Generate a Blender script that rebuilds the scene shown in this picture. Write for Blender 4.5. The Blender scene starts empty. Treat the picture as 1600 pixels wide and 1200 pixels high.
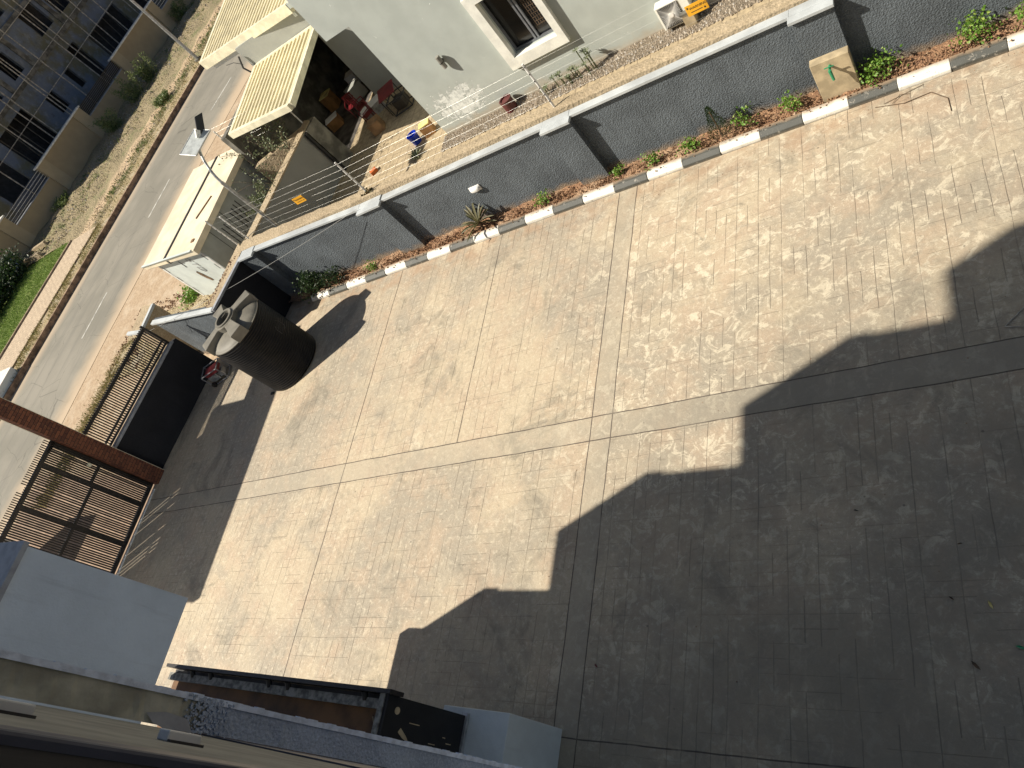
import bpy, math, random
from mathutils import Vector, Matrix
rad = math.radians
random.seed(7)
S = bpy.context.scene
COL = S.collection

# ------------------------------------------------------------------ camera
CAMZ = 11.0
cam = bpy.data.objects.new('camera', bpy.data.cameras.new('camera'))
COL.objects.link(cam)
right = Vector((0.79305097, 0.17112177, -0.58462595))
down = Vector((-0.16333899, -0.86485018, -0.47471522))
fwd = Vector((-0.58684797, 0.47196558, -0.65791942))
cam.matrix_world = Matrix(((right.x, -down.x, -fwd.x, 0), (right.y, -down.y, -fwd.y, 0),
                           (right.z, -down.z, -fwd.z, CAMZ), (0, 0, 0, 1)))
cam.data.sensor_width = 36
cam.data.lens = 36 * 1147.04 / 1600
cam.data.clip_start = 0.02
cam.data.clip_end = 2000
S.camera = cam

# ------------------------------------------------------------------ light
EL, AZ = rad(46.5), rad(30)
tosun = Vector((-math.cos(AZ) * math.cos(EL), -math.sin(AZ) * math.cos(EL), math.sin(EL)))
w = bpy.data.worlds.new('World'); S.world = w; w.use_nodes = True
nt = w.node_tree
sky = nt.nodes.new('ShaderNodeTexSky'); sky.sky_type = 'NISHITA'; sky.sun_disc = False
sky.sun_elevation = EL; sky.sun_rotation = rad(240); sky.dust_density = 1.0; sky.air_density = 0.75; sky.ozone_density = 1.0
bg = nt.nodes['Background']; bg.inputs['Strength'].default_value = 0.05
nt.links.new(sky.outputs[0], bg.inputs[0])
sun = bpy.data.objects.new('sun', bpy.data.lights.new('sun', 'SUN'))
sun.data.energy = 5.0; sun.data.angle = rad(0.53); sun.data.color = (1.0, 0.92, 0.79)
sun.rotation_euler = (-tosun).to_track_quat('-Z', 'Y').to_euler(); sun.location = (0, 0, 40)
COL.objects.link(sun)
S.view_settings.view_transform = 'Standard'; S.view_settings.look = 'None'
S.view_settings.exposure = 0.50; S.view_settings.gamma = 1.0
S.render.engine = 'CYCLES'

# ------------------------------------------------------------------ node helpers
class NB:
    def __init__(s, name):
        s.m = bpy.data.materials.new(name); s.m.use_nodes = True
        s.t = s.m.node_tree; s.n = s.t.nodes; s.b = s.n['Principled BSDF']
        s.geo = s.n.new('ShaderNodeNewGeometry'); s.co = s.geo.outputs['Position']
    def lk(s, v, sock):
        if isinstance(v, bpy.types.NodeSocket): s.t.links.new(v, sock)
        elif v is not None:
            if isinstance(v, (tuple, list)) and len(v) == 3 and sock.type == 'RGBA': v = (*v, 1)
            sock.default_value = v
    def math(s, op, a, b=None, c=None, clamp=False):
        n = s.n.new('ShaderNodeMath'); n.operation = op; n.use_clamp = clamp
        s.lk(a, n.inputs[0]); s.lk(b, n.inputs[1]); s.lk(c, n.inputs[2]) if c is not None else None
        return n.outputs[0]
    def noise(s, scale, detail=5, rough=0.55, vec=None, dist=0.0):
        n = s.n.new('ShaderNodeTexNoise'); n.inputs['Scale'].default_value = scale
        n.inputs['Detail'].default_value = detail; n.inputs['Roughness'].default_value = rough
        n.inputs['Distortion'].default_value = dist
        s.lk(vec if vec is not None else s.co, n.inputs['Vector']); return n.outputs['Fac']
    def vor(s, scale, feature='F1', vec=None, out='Distance'):
        n = s.n.new('ShaderNodeTexVoronoi'); n.feature = feature; n.inputs['Scale'].default_value = scale
        s.lk(vec if vec is not None else s.co, n.inputs['Vector']); return n.outputs[out]
    def ramp(s, f, lo, hi, a=0.0, b=1.0):
        n = s.n.new('ShaderNodeMapRange'); n.interpolation_type = 'SMOOTHSTEP'
        s.lk(f, n.inputs[0]); n.inputs[1].default_value = lo; n.inputs[2].default_value = hi
        n.inputs[3].default_value = a; n.inputs[4].default_value = b
        return n.outputs[0]
    def mix(s, f, a, b, mode='MIX'):
        n = s.n.new('ShaderNodeMix'); n.data_type = 'RGBA'; n.blend_type = mode
        s.lk(f, n.inputs[0]); s.lk(a, n.inputs[6]); s.lk(b, n.inputs[7]); return n.outputs[2]
    def xyz(s, v=None):
        n = s.n.new('ShaderNodeSeparateXYZ'); s.lk(v if v is not None else s.co, n.inputs[0]); return n.outputs
    def comb(s, x, y, z=0.0):
        n = s.n.new('ShaderNodeCombineXYZ'); s.lk(x, n.inputs[0]); s.lk(y, n.inputs[1]); s.lk(z, n.inputs[2]); return n.outputs[0]
    def brick(s, vec, width, height, mortar=0.01, off=0.5, smooth=0.1):
        n = s.n.new('ShaderNodeTexBrick'); s.lk(vec, n.inputs['Vector']); n.inputs['Scale'].default_value = 1
        n.inputs['Brick Width'].default_value = width; n.inputs['Row Height'].default_value = height
        n.inputs['Mortar Size'].default_value = mortar; n.inputs['Mortar Smooth'].default_value = smooth
        n.offset = off
        n.inputs['Color1'].default_value = (0, 0, 0, 1); n.inputs['Color2'].default_value = (1, 1, 1, 1)
        return n.outputs
    def fin(s, col, rough=0.8, bump=None, bs=0.3, bd=0.01, metal=0.0, spec=None):
        s.lk(col, s.b.inputs['Base Color']); s.lk(rough, s.b.inputs['Roughness'])
        s.b.inputs['Metallic'].default_value = metal
        if spec is not None: s.b.inputs['Specular IOR Level'].default_value = spec
        if bump is not None:
            n = s.n.new('ShaderNodeBump'); n.inputs['Strength'].default_value = bs; n.inputs['Distance'].default_value = bd
            s.lk(bump, n.inputs['Height']); s.t.links.new(n.outputs[0], s.b.inputs['Normal'])
        return s.m

def plain(name, c, rough=0.6, var=0.12, scale=3.0, metal=0.0, bs=0.15, spec=None, fine=40):
    k = NB(name); n = k.noise(scale); f = k.noise(fine, 3)
    c2 = tuple(max(0, x * (1 - 2 * var)) for x in c); c3 = tuple(min(1, x * (1 + var)) for x in c)
    col = k.mix(k.ramp(n, .35, .65), c2, c3)
    col = k.mix(k.ramp(f, .58, .75, 0, .35), col, c2)
    return k.fin(col, rough, f, bs, 0.004, metal, spec)

M = {}
# stamped concrete yard
def mk_paving():
    k = NB('stamped_concrete'); o = k.xyz(); x, y = o[0], o[1]
    wob = k.math('MULTIPLY', k.math('SUBTRACT', k.noise(0.9, 2), .5), .05)
    yy = k.math('ADD', k.math('SUBTRACT', y, k.math('MULTIPLY', x, .028)), wob)
    xx = k.math('ADD', k.math('ADD', x, k.math('MULTIPLY', y, .012)), wob)
    def wn(u, v):
        n = k.n.new('ShaderNodeTexWhiteNoise'); n.noise_dimensions = '2D'; k.lk(k.comb(u, v), n.inputs['Vector']); return n.outputs['Value']
    def joint(c, p, mod, seg, on_even, on_odd, wdt, ofs):
        q = k.math('DIVIDE', c, mod); r = k.math('ROUND', q, 0); d = k.math('MULTIPLY', k.math('ABSOLUTE', k.math('SUBTRACT', q, r)), mod)
        line = k.ramp(d, wdt, wdt * .35)
        o1 = wn(r, ofs); sg = k.math('FLOOR', k.math('ADD', k.math('DIVIDE', p, seg), k.math('MULTIPLY', o1, 7.3)), 0)
        h = wn(r, k.math('ADD', sg, ofs + 31.5)); par = k.math('ABSOLUTE', k.math('MODULO', r, 2))
        th = k.math('ADD', on_even, k.math('MULTIPLY', par, on_odd - on_even)); on = k.math('GREATER_THAN', h, th)
        return k.math('MULTIPLY', k.math('MULTIPLY', line, on), k.math('ADD', .55, k.math('MULTIPLY', h, .45)))
    jy = joint(xx, yy, .225, .66, .26, .66, .009, 3.0); jx = joint(yy, xx, .21, .63, .45, .80, .0085, 11.0)
    fade = k.ramp(k.noise(1.3, 4), .35, .6, .35, 1.0)
    j = k.math('MAXIMUM', jy, k.math('MULTIPLY', jx, .62))
    # plain bands and control joints
    def near(c, v, h): return k.math('LESS_THAN', k.math('ABSOLUTE', k.math('SUBTRACT', c, v)), h)
    bandx = near(yy, 6.62, .27); bandy = near(xx, -7.2, .235)
    band = k.math('MAXIMUM', bandx, bandy)
    bx2 = near(yy, .2, .75)
    j = k.math('MULTIPLY', k.math('MULTIPLY', j, fade), k.math('SUBTRACT', 1, band))
    lines = None
    for c, v in ((yy, 6.89), (yy, 6.35), (xx, -7.435), (xx, -6.965), (xx, -14.87), (yy, 1.0)):
        l = near(c, v, .011); lines = l if lines is None else k.math('MAXIMUM', lines, l)
    up = k.math('GREATER_THAN', yy, 6.89)
    lines = k.math('MAXIMUM', lines, k.math('MULTIPLY', near(xx, -11.05, .011), up))
    lines = k.math('MULTIPLY', lines, k.ramp(k.noise(2.2, 3), .3, .5, .5, 1))
    big = k.noise(.22, 6, .62); mid = k.noise(1.1, 6, .65, dist=.4); fin_ = k.noise(9, 6, .7); vf = k.noise(45, 4, .6)
    warm, grey, pink, pale = (.50, .415, .29), (.345, .30, .23), (.46, .35, .245), (.70, .62, .465)
    col = k.mix(k.ramp(big, .42, .58), grey, warm)
    col = k.mix(k.ramp(mid, .42, .68, 0, .75), col, pink)
    col = k.mix(k.ramp(k.noise(.7, 7, .7, dist=1.2), .52, .66, 0, .6), col, grey)
    fl = k.noise(3.4, 7, .72, dist=1.0); col = k.mix(k.math('MULTIPLY', k.ramp(fl, .53, .60, 0, .75), k.math('MAXIMUM', k.ramp(k.math('ADD', k.math('SUBTRACT', x, -9), k.math('MULTIPLY', k.noise(.5, 4), 3)), .5, 4, 0, .95), k.ramp(k.noise(.33, 4, .6), .5, .66, .12, .6))), col, pale)
    col = k.mix(k.ramp(fin_, .52, .68, 0, .55), col, pale)
    col = k.mix(k.ramp(fin_, .46, .30, 0, .45), col, (.27, .235, .18))
    # slate texture veins
    ve = k.noise(5.5, 8, .68, dist=1.8); vein = k.math('ABSOLUTE', k.math('SUBTRACT', ve, .5))
    col = k.mix(k.ramp(vein, .012, .0, 0, .38), col, (.24, .20, .15))
    col = k.mix(k.ramp(k.math('ABSOLUTE', k.math('SUBTRACT', ve, .56)), .012, 0, 0, .4), col, (.72, .66, .52))
    # black grime patches and small spots
    gr = k.noise(.5, 8, .74, dist=.6)
    col = k.mix(k.ramp(gr, .52, .68, 0, .62), col, (.17, .155, .12))
    g2 = k.noise(1.9, 8, .76, dist=.8); col = k.mix(k.ramp(g2, .56, .68, 0, .5), col, (.19, .165, .12))
    shadeside = k.ramp(k.math('SUBTRACT', x, k.math('MULTIPLY', y, 1.1)), -16, -4, 0, .8)
    col = k.mix(k.math('MULTIPLY', shadeside, k.ramp(k.noise(.35, 7, .7), .32, .58)), col, (.225, .198, .150))  # paving colour darkened with grime where the building's shadow falls
    sp = k.vor(1.7); col = k.mix(k.ramp(sp, .045, .02, 0, .7), col, (.10, .085, .07))
    dirt = k.math('MULTIPLY', k.ramp(y, 11.8, 12.8), k.ramp(k.noise(2.2, 5), .4, .65, 0, .7))
    col = k.mix(dirt, col, (.36, .24, .15))
    col = k.mix(k.ramp(vf, .56, .8, 0, .35), col, (.20, .17, .13))
    col = k.mix(k.math('MULTIPLY', band, .4), col, (.40, .35, .265)); col = k.mix(k.math('MULTIPLY', band, k.ramp(k.math('ADD', x, k.math('MULTIPLY', k.noise(.8, 5), 5)), -6.5, -1, 0, .55)), col, (.22, .20, .16))  # second mix darkens the band along its stretch in the building's shadow
    stk = k.noise(1.0, 7, .7, vec=k.comb(k.math('MULTIPLY', x, 2.6), k.math('MULTIPLY', y, .8), 0)); col = k.mix(k.ramp(stk, .54, .70, 0, .38), col, (.29, .245, .18)); col = k.mix(k.ramp(stk, .44, .30, 0, .35), col, (.60, .51, .37))
    col = k.mix(k.math('MULTIPLY', j, .56), col, (.12, .095, .07))
    col = k.mix(k.math('MULTIPLY', lines, .85), col, (.06, .045, .035))
    h = k.math('ADD', k.math('MULTIPLY', ve, 1.1), k.math('MULTIPLY', fin_, .6))
    h = k.math('ADD', h, k.math('MULTIPLY', vf, .25))
    h = k.math('SUBTRACT', h, k.math('MULTIPLY', k.math('MAXIMUM', j, lines), 1.0))
    return k.fin(col, .72, h, .75, .012)
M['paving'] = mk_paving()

def mk_render(name, c, dirt=.0, bumpd=.012, scale=38, z0=0.0, light=None, stain=None, bs=.9):
    k = NB(name); o = k.xyz(); n = k.noise(scale, 5, .7); v = k.vor(scale * 1.1); big = k.noise(1.2, 5)
    col = k.mix(k.ramp(big, .3, .7), tuple(x * .78 for x in c), tuple(min(1, x * 1.15) for x in c))
    col = k.mix(k.ramp(n, .5, .72, 0, .5), col, tuple(min(1, x * 1.7 + .01) for x in c))
    col = k.mix(k.ramp(n, .5, .3, 0, .5), col, tuple(x * .55 for x in c))
    if dirt:
        zz = k.math('ADD', o[2], k.math('MULTIPLY', k.noise(2.5, 4), -.5))
        col = k.mix(k.math('MULTIPLY', k.ramp(zz, z0 + .12, z0 - .16), dirt), col, (.36, .26, .16))
    if stain:
        col = k.mix(k.ramp(k.noise(.9, 7, .7, dist=.8), .6, .68, 0, stain), col, tuple(min(1, x * 1.3) for x in c))
    st = k.noise(1.0, 5, .6, vec=k.comb(k.math('MULTIPLY', k.math('ADD', o[0], o[1]), 5), k.math('MULTIPLY', o[2], .5), 0))
    col = k.mix(k.ramp(st, .54, .70, 0, .35), col, tuple(x * .6 for x in c)); col = k.mix(k.ramp(st, .42, .30, 0, .25), col, tuple(min(1, x * 1.5) for x in c))
    h = k.math('ADD', n, k.math('MULTIPLY', v, .6))
    return k.fin(col, .9, h, bs, bumpd)
M['grey_render'] = mk_render('dark_grey_roughcast', (.108, .127, .143), dirt=.75, bumpd=.03, scale=26)
M['shaded_render'] = mk_render('shaded_roughcast', (.014, .0145, .018), bs=.35)  # near-black copy of the grey roughcast, shade put into the colour
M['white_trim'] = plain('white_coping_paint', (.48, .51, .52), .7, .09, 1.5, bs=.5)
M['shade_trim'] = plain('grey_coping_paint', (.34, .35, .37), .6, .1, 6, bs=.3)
def worn(name, c, under, lo=.60, rough=.65):
    k = NB(name); n = k.noise(2.2, 8, .75); m = k.noise(11, 6, .72); f = k.noise(40, 3)
    col = k.mix(k.ramp(n, .35, .7), c, tuple(x * .82 for x in c))
    chip = k.ramp(m, lo, lo + .03, 0, .85); col = k.mix(chip, col, under)
    o = k.xyz(); dirt = k.math('MULTIPLY', k.ramp(k.math('ADD', o[1], k.math('MULTIPLY', k.noise(4, 5), .18)), 13.03, 13.14), .75)
    col = k.mix(dirt, col, (.36, .25, .16)); low = k.math('MULTIPLY', k.ramp(k.math('SUBTRACT', o[2], k.math('MULTIPLY', k.noise(7, 4), .06)), .02, -.03), .7)
    col = k.mix(low, col, (.22, .18, .13))
    return k.fin(col, rough, k.math('SUBTRACT', f, k.math('MULTIPLY', chip, 2)), .4, .005)
M['kerb_white'] = plain('kerb_white_paint', (.78, .77, .70), .6, .1, 5, bs=.3)
M['kerb_black'] = plain('kerb_black_paint', (.10, .10, .092), .6, .22, 5, bs=.3)

def mk_soil(name, a, b, c, sc=14, bd=.03, bs=.9):
    k = NB(name); n = k.noise(sc, 7, .75); v = k.vor(sc * 1.6)
    col = k.mix(k.ramp(n, .35, .65), a, b)
    col = k.mix(k.ramp(v, .12, .02, 0, .7), col, c)
    col = k.mix(k.ramp(k.noise(1.1, 5), .45, .7, 0, .5), col, c)
    return k.fin(col, .95, k.math('ADD', n, v), bs, bd)
M['soil'] = mk_soil('red_soil', (.16, .075, .04), (.42, .25, .14), (.55, .40, .26), 16)
M['sand'] = mk_soil('sandy_roadside', (.35, .25, .16), (.47, .36, .24), (.55, .46, .34), 5, .02, .6)
M['rubbly'] = mk_soil('dry_verge', (.30, .24, .12), (.46, .36, .22), (.55, .50, .40), 9, .05, .9)
M['oldtop'] = mk_soil('weathered_concrete', (.34, .27, .17), (.50, .40, .27), (.25, .19, .12), 11, .02, .8)
M['gravel'] = mk_soil('gravel_bed', (.13, .10, .07), (.42, .35, .26), (.6, .5, .4), 30, .04, 1)
M['grass'] = mk_soil('lawn_grass', (.12, .18, .03), (.22, .31, .06), (.30, .34, .11), 26, .05, .9)

def mk_road():
    k = NB('asphalt'); o = k.xyz(); n = k.noise(30, 4); b = k.noise(.25, 6, .6)
    col = k.mix(k.ramp(b, .35, .65), (.20, .188, .152), (.265, .245, .20))
    tr = k.noise(.6, 5, .6, vec=k.comb(k.math('MULTIPLY', o[0], 2.2), k.math('MULTIPLY', o[1], .12), 0)); col = k.mix(k.ramp(tr, .5, .68, 0, .5), col, (.17, .16, .135))
    cr = k.vor(.35, 'DISTANCE_TO_EDGE', vec=k.comb(k.math('ADD', o[0], k.noise(1.2, 4)), o[1], 0)); col = k.mix(k.ramp(cr, .006, .002, 0, .5), col, (.08, .075, .06))
    # sandy dust along both edges
    e = k.math('ADD', o[0], k.math('MULTIPLY', o[1], -.045)); e = k.math('ADD', e, k.math('MULTIPLY', k.noise(.5, 5), 1.1))
    col = k.mix(k.ramp(e, -38.6, -36.7, 0, .85), col, (.52, .40, .27))
    col = k.mix(k.ramp(e, -44.9, -46.4, 0, .8), col, (.50, .39, .27))
    col = k.mix(k.ramp(n, .6, .8, 0, .3), col, (.14, .13, .11))
    return k.fin(col, .85, n, .3, .01)
M['asphalt'] = mk_road()
M['roadline'] = plain('worn_road_paint', (.50, .49, .44), .7, .2, 3)

def mk_slab(name, c, w_, h_, jc, off=.5, mortar=.012, rot=False, jit=.2, bd=.006):
    k = NB(name); o = k.xyz(); v = k.comb(k.math('ADD', o[1] if rot else o[0], 90), k.math('ADD', o[0] if rot else o[1], 90))
    b = k.brick(v, w_, h_, mortar, off); n = k.noise(6, 6, .65)
    col = k.mix(k.ramp(n, .35, .68), tuple(x * (1 - jit) for x in c), tuple(min(1, x * (1 + jit)) for x in c))
    col = k.mix(k.math('MULTIPLY', b[1], .8), col, jc)
    return k.fin(col, .85, k.math('SUBTRACT', n, k.math('MULTIPLY', b[1], 1.2)), .6, bd)
M['flag'] = mk_slab('crazy_paving', (.40, .32, .205), .55, .4, (.2, .15, .1), .5, .014, True)
M['path'] = mk_slab('interlocking_path', (.50, .40, .28), .4, .3, (.3, .22, .15), .5, .02, True)

def mk_brick():
    k = NB('red_stone_cladding'); o = k.xyz(); h = k.math('ADD', o[0], o[1])
    b = k.brick(k.comb(k.math('ADD', h, 60), k.math('ADD', o[2], 10)), .26, .10, .007, .5)
    n = k.noise(14, 5, .7)
    col = k.mix(b[0], (.10, .032, .018), (.22, .075, .035)); col = k.mix(k.ramp(n, .5, .75, 0, .7), col, (.30, .14, .06))
    col = k.mix(b[1], col, (.02, .012, .01))
    return k.fin(col, .75, k.math('SUBTRACT', n, b[1]), .8, .012)
M['brick'] = mk_brick()

def mk_house(name, c, peel=True):
    k = NB(name); o = k.xyz(); n = k.noise(1.4, 5); f = k.noise(26, 5, .65)
    col = k.mix(k.ramp(n, .3, .7), tuple(x * .93 for x in c), tuple(min(1, x * 1.05) for x in c))
    if peel:
        # peeled patch near the corner, plus small chips elsewhere
        dx = k.math('DIVIDE', k.math('SUBTRACT', o[0], -13.62), 1.15); dz = k.math('DIVIDE', k.math('SUBTRACT', o[2], .85), .80)
        d = k.math('ADD', k.math('MULTIPLY', dx, dx), k.math('MULTIPLY', dz, dz))
        d = k.math('ADD', d, k.math('MULTIPLY', k.math('SUBTRACT', k.noise(3.6, 9, .80), .5), 5.2))
        pm = k.ramp(d, .55, .42)
        ch = k.math('MULTIPLY', k.ramp(k.noise(2.6, 8, .72, dist=.5), .655, .67), k.ramp(k.noise(.7, 2), .5, .56))
        pm = k.math('MAXIMUM', pm, ch)
        edge = k.math('MULTIPLY', k.ramp(d, .42, .5), k.ramp(d, .6, .52))
        col = k.mix(pm, col, k.mix(k.ramp(k.noise(9, 5), .4, .6), (.80, .83, .79), (.60, .63, .60)))
        col = k.mix(k.math('MULTIPLY', edge, .55), col, (.25, .25, .23))
        col = k.mix(k.ramp(k.math('ADD', o[2], k.math('MULTIPLY', k.noise(2.5, 4), -.6)), .05, -.25, 0, .6), col, (.46, .38, .27))
        h = k.math('SUBTRACT', f, k.math('MULTIPLY', pm, 2.0))
    else: h = f
    return k.fin(col, .8, h, .4, .006)
M['house'] = mk_house('pale_grey_wall_paint', (.46, .50, .465))
M['house_trim'] = plain('cream_window_surround', (.86, .86, .78), .7, .06, 3, bs=.25)
M['wing'] = mk_house('olive_grey_shade_paint', (.33, .34, .31), False)  # wall colour darkened to stand for the shade on the rear wing
M['whitewall'] = plain('white_wall_paint', (.66, .73, .80), .75, .06, 1.2, bs=.25)
M['whitewall2'] = plain('warm_white_wall_paint', (.68, .72, .72), .75, .06, 1.2, bs=.25)
def mk_plasterwall(name, c):
    k = NB(name); o = k.xyz(); st = k.noise(1.0, 6, .6, vec=k.comb(k.math('MULTIPLY', k.math('ADD', o[0], o[1]), 7), k.math('MULTIPLY', o[2], .7), 0))
    n = k.noise(1.6, 7, .65); f = k.noise(34, 5, .7); pock = k.vor(7)
    col = k.mix(k.ramp(n, .3, .7), tuple(x * .86 for x in c), c); col = k.mix(k.ramp(st, .55, .72, 0, .35), col, tuple(x * .62 for x in c))
    col = k.mix(k.ramp(pock, .035, .02, 0, .6), col, tuple(x * .5 for x in c)); col = k.mix(k.ramp(f, .62, .75, 0, .25), col, tuple(x * .7 for x in c))
    return k.fin(col, .85, k.math('ADD', f, k.math('MULTIPLY', n, 1.5)), .5, .008)
M['whitewall'] = mk_plasterwall('streaked_white_plaster', (.64, .71, .78)); M['whitewall2'] = mk_plasterwall('streaked_warm_white_plaster', (.66, .70, .69))
M['glass'] = plain('dark_window_glass', (.012, .013, .015), .12, .1, 2, spec=.6)
M['alu'] = plain('grey_aluminium_frame', (.20, .21, .23), .4, .08, 5, .3)
M['interior'] = plain('dark_interior', (.006, .006, .007), .95, spec=.1)
M['gatebrown'] = plain('dark_brown_steel', (.022, .018, .015), .5, .2, 8, .0)
M['black'] = plain('black_panel_paint', (.008, .008, .009), .55, .2, 4)
M['steel'] = plain('galvanised_steel', (.45, .46, .46), .4, .15, 8, .6)
M['steelwhite'] = plain('painted_white_steel', (.80, .79, .75), .5, .1, 8)
M['tank'] = plain('black_water_tank_plastic', (.012, .0105, .009), .42, .25, 3, spec=.28)
M['tank_dusty'] = plain('dusty_tank_top', (.185, .172, .14), .6, .10, 2.5, bs=.3)
M['plastic_white'] = plain('white_plastic', (.80, .80, .78), .35, .04)
M['green'] = plain('green_tap_plastic', (.03, .26, .12), .4, .15)
M['plaster'] = plain('beige_cement_plaster', (.47, .38, .24), .85, .12, 4, bs=.5, fine=14)
M['plaster2'] = plain('weathered_reveal_plaster', (.42, .41, .325), .9, .16, 5, bs=.9, fine=26)
M['tanwall'] = mk_house('tan_boundary_wall', (.40, .315, .19), False)
M['tanwall2'] = mk_house('tan_boundary_pillar', (.45, .365, .23), False)
M['cream'] = plain('cream_roof_sheet', (.74, .66, .44), .5, .07, 1.5, bs=.1)
M['creamtrim'] = plain('cream_fascia', (.76, .71, .52), .6, .08, 3)
M['kiosktop'] = plain('cream_kiosk_roof', (.78, .69, .51), .6, .07, 1.4, bs=.1)
M['kiosk'] = plain('white_kiosk_panel', (.60, .66, .64), .5, .05, 1.4, bs=.1)
M['kiosk_shade'] = plain('shaded_kiosk_panel', (.36, .39, .38), .5, .08, 1.4, bs=.1)  # kiosk panel colour dimmed for the side turned away from the sun
M['ink'] = plain('faded_grey_ink', (.30, .31, .31), .7)
M['rust'] = plain('rust_stain', (.17, .11, .06), .9, .3, 9)
M['orange'] = plain('orange_warning_plate', (.85, .42, .02), .5, .08)
M['inkblack'] = plain('black_ink', (.02, .02, .02), .6)
M['bluegrey'] = mk_house('unpainted_blue_grey_plaster', (.19, .215, .25), False)
def mk_site():
    k = NB('stained_blue_grey_plaster'); n = k.noise(.35, 6, .65); m = k.noise(1.6, 7, .7); f = k.noise(14, 4)
    col = k.mix(k.ramp(n, .42, .6), (.17, .20, .25), (.17, .16, .10)); col = k.mix(k.ramp(m, .5, .66, 0, .7), col, (.27, .29, .31)); col = k.mix(k.ramp(m, .42, .3, 0, .6), col, (.09, .095, .10))
    return k.fin(col, .9, f, .4, .01)
M['bluegrey'] = mk_site()
M['conc'] = plain('raw_concrete', (.19, .18, .15), .9, .25, 2, bs=.6)
M['pole'] = plain('weathered_timber_prop', (.50, .46, .38), .8, .2, 5)
M['brownin'] = plain('brown_sheet_floor', (.14, .065, .02), .7, .3, 1.3)
M['panelglass'] = plain('solar_panel_sky_sheen', (.50, .53, .52), .45, .1, 5, 0)  # pale colour stands for sky reflected in the panel
M['darkled'] = plain('black_lamp_housing', (.012, .012, .014), .35)
M['blue'] = plain('blue_plastic', (.012, .055, .55), .35, .1)
M['red'] = plain('red_plastic', (.16, .015, .02), .4, .15)
M['terracotta'] = plain('orange_brick', (.55, .14, .03), .8)
M['cardboard'] = plain('brown_cardboard', (.36, .19, .07), .8, .15)
M['yellow'] = plain('pale_yellow_foam', (.78, .66, .26), .7, .15)
M['wood'] = plain('tan_wood', (.30, .18, .09), .6, .2)
M['maroon'] = plain('maroon_pot_paint', (.11, .03, .028), .5, .15)
M['wire'] = plain('bright_fence_wire', (.34, .34, .32), .35, .05, metal=.4)
M['bark'] = plain('brown_stem', (.12, .08, .05), .9)
M['winframe'] = plain('navy_window_frame', (.045, .055, .085), .5, .15, 5)
def mk_leaf(name, a, b, c):
    k = NB(name); g = k.n.new('ShaderNodeObjectInfo'); rnd = k.geo.outputs['Random Per Island']
    col = k.mix(rnd, a, b); col = k.mix(k.ramp(rnd, .8, .95), col, c)
    k.b.inputs['Transmission Weight'].default_value = 0.0
    k.fin(col, .5)
    tr = k.n.new('ShaderNodeBsdfTranslucent'); k.lk(col, tr.inputs[0]); ms = k.n.new('ShaderNodeMixShader'); ms.inputs[0].default_value = .25
    out = k.n['Material Output']; k.t.links.new(k.b.outputs[0], ms.inputs[1]); k.t.links.new(tr.outputs[0], ms.inputs[2]); k.t.links.new(ms.outputs[0], out.inputs[0])
    return k.m
M['leaf'] = mk_leaf('fresh_green_leaf', (.10, .22, .02), (.20, .34, .05), (.34, .42, .10))
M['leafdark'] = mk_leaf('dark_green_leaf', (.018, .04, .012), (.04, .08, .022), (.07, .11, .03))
M['leafgrey'] = mk_leaf('dusty_green_leaf', (.10, .13, .06), (.20, .23, .12), (.30, .30, .18))
M['leafweed'] = mk_leaf('verge_weed_leaf', (.11, .16, .05), (.22, .28, .10), (.32, .34, .16))
M['leafred'] = mk_leaf('dry_bronze_leaf', (.08, .085, .03), (.17, .15, .07), (.24, .13, .06))
M['stone'] = mk_leaf('rubble_stones', (.35, .28, .2), (.55, .48, .38), (.7, .66, .6))
M['clod'] = mk_leaf('soil_clods', (.13, .06, .035), (.42, .26, .14), (.5, .36, .24))
M['dryblade'] = mk_leaf('dry_grass_blades', (.22, .19, .07), (.42, .35, .16), (.12, .17, .04))
M['lawnblade'] = mk_leaf('lawn_blades', (.12, .20, .03), (.24, .36, .07), (.36, .42, .12))

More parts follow.
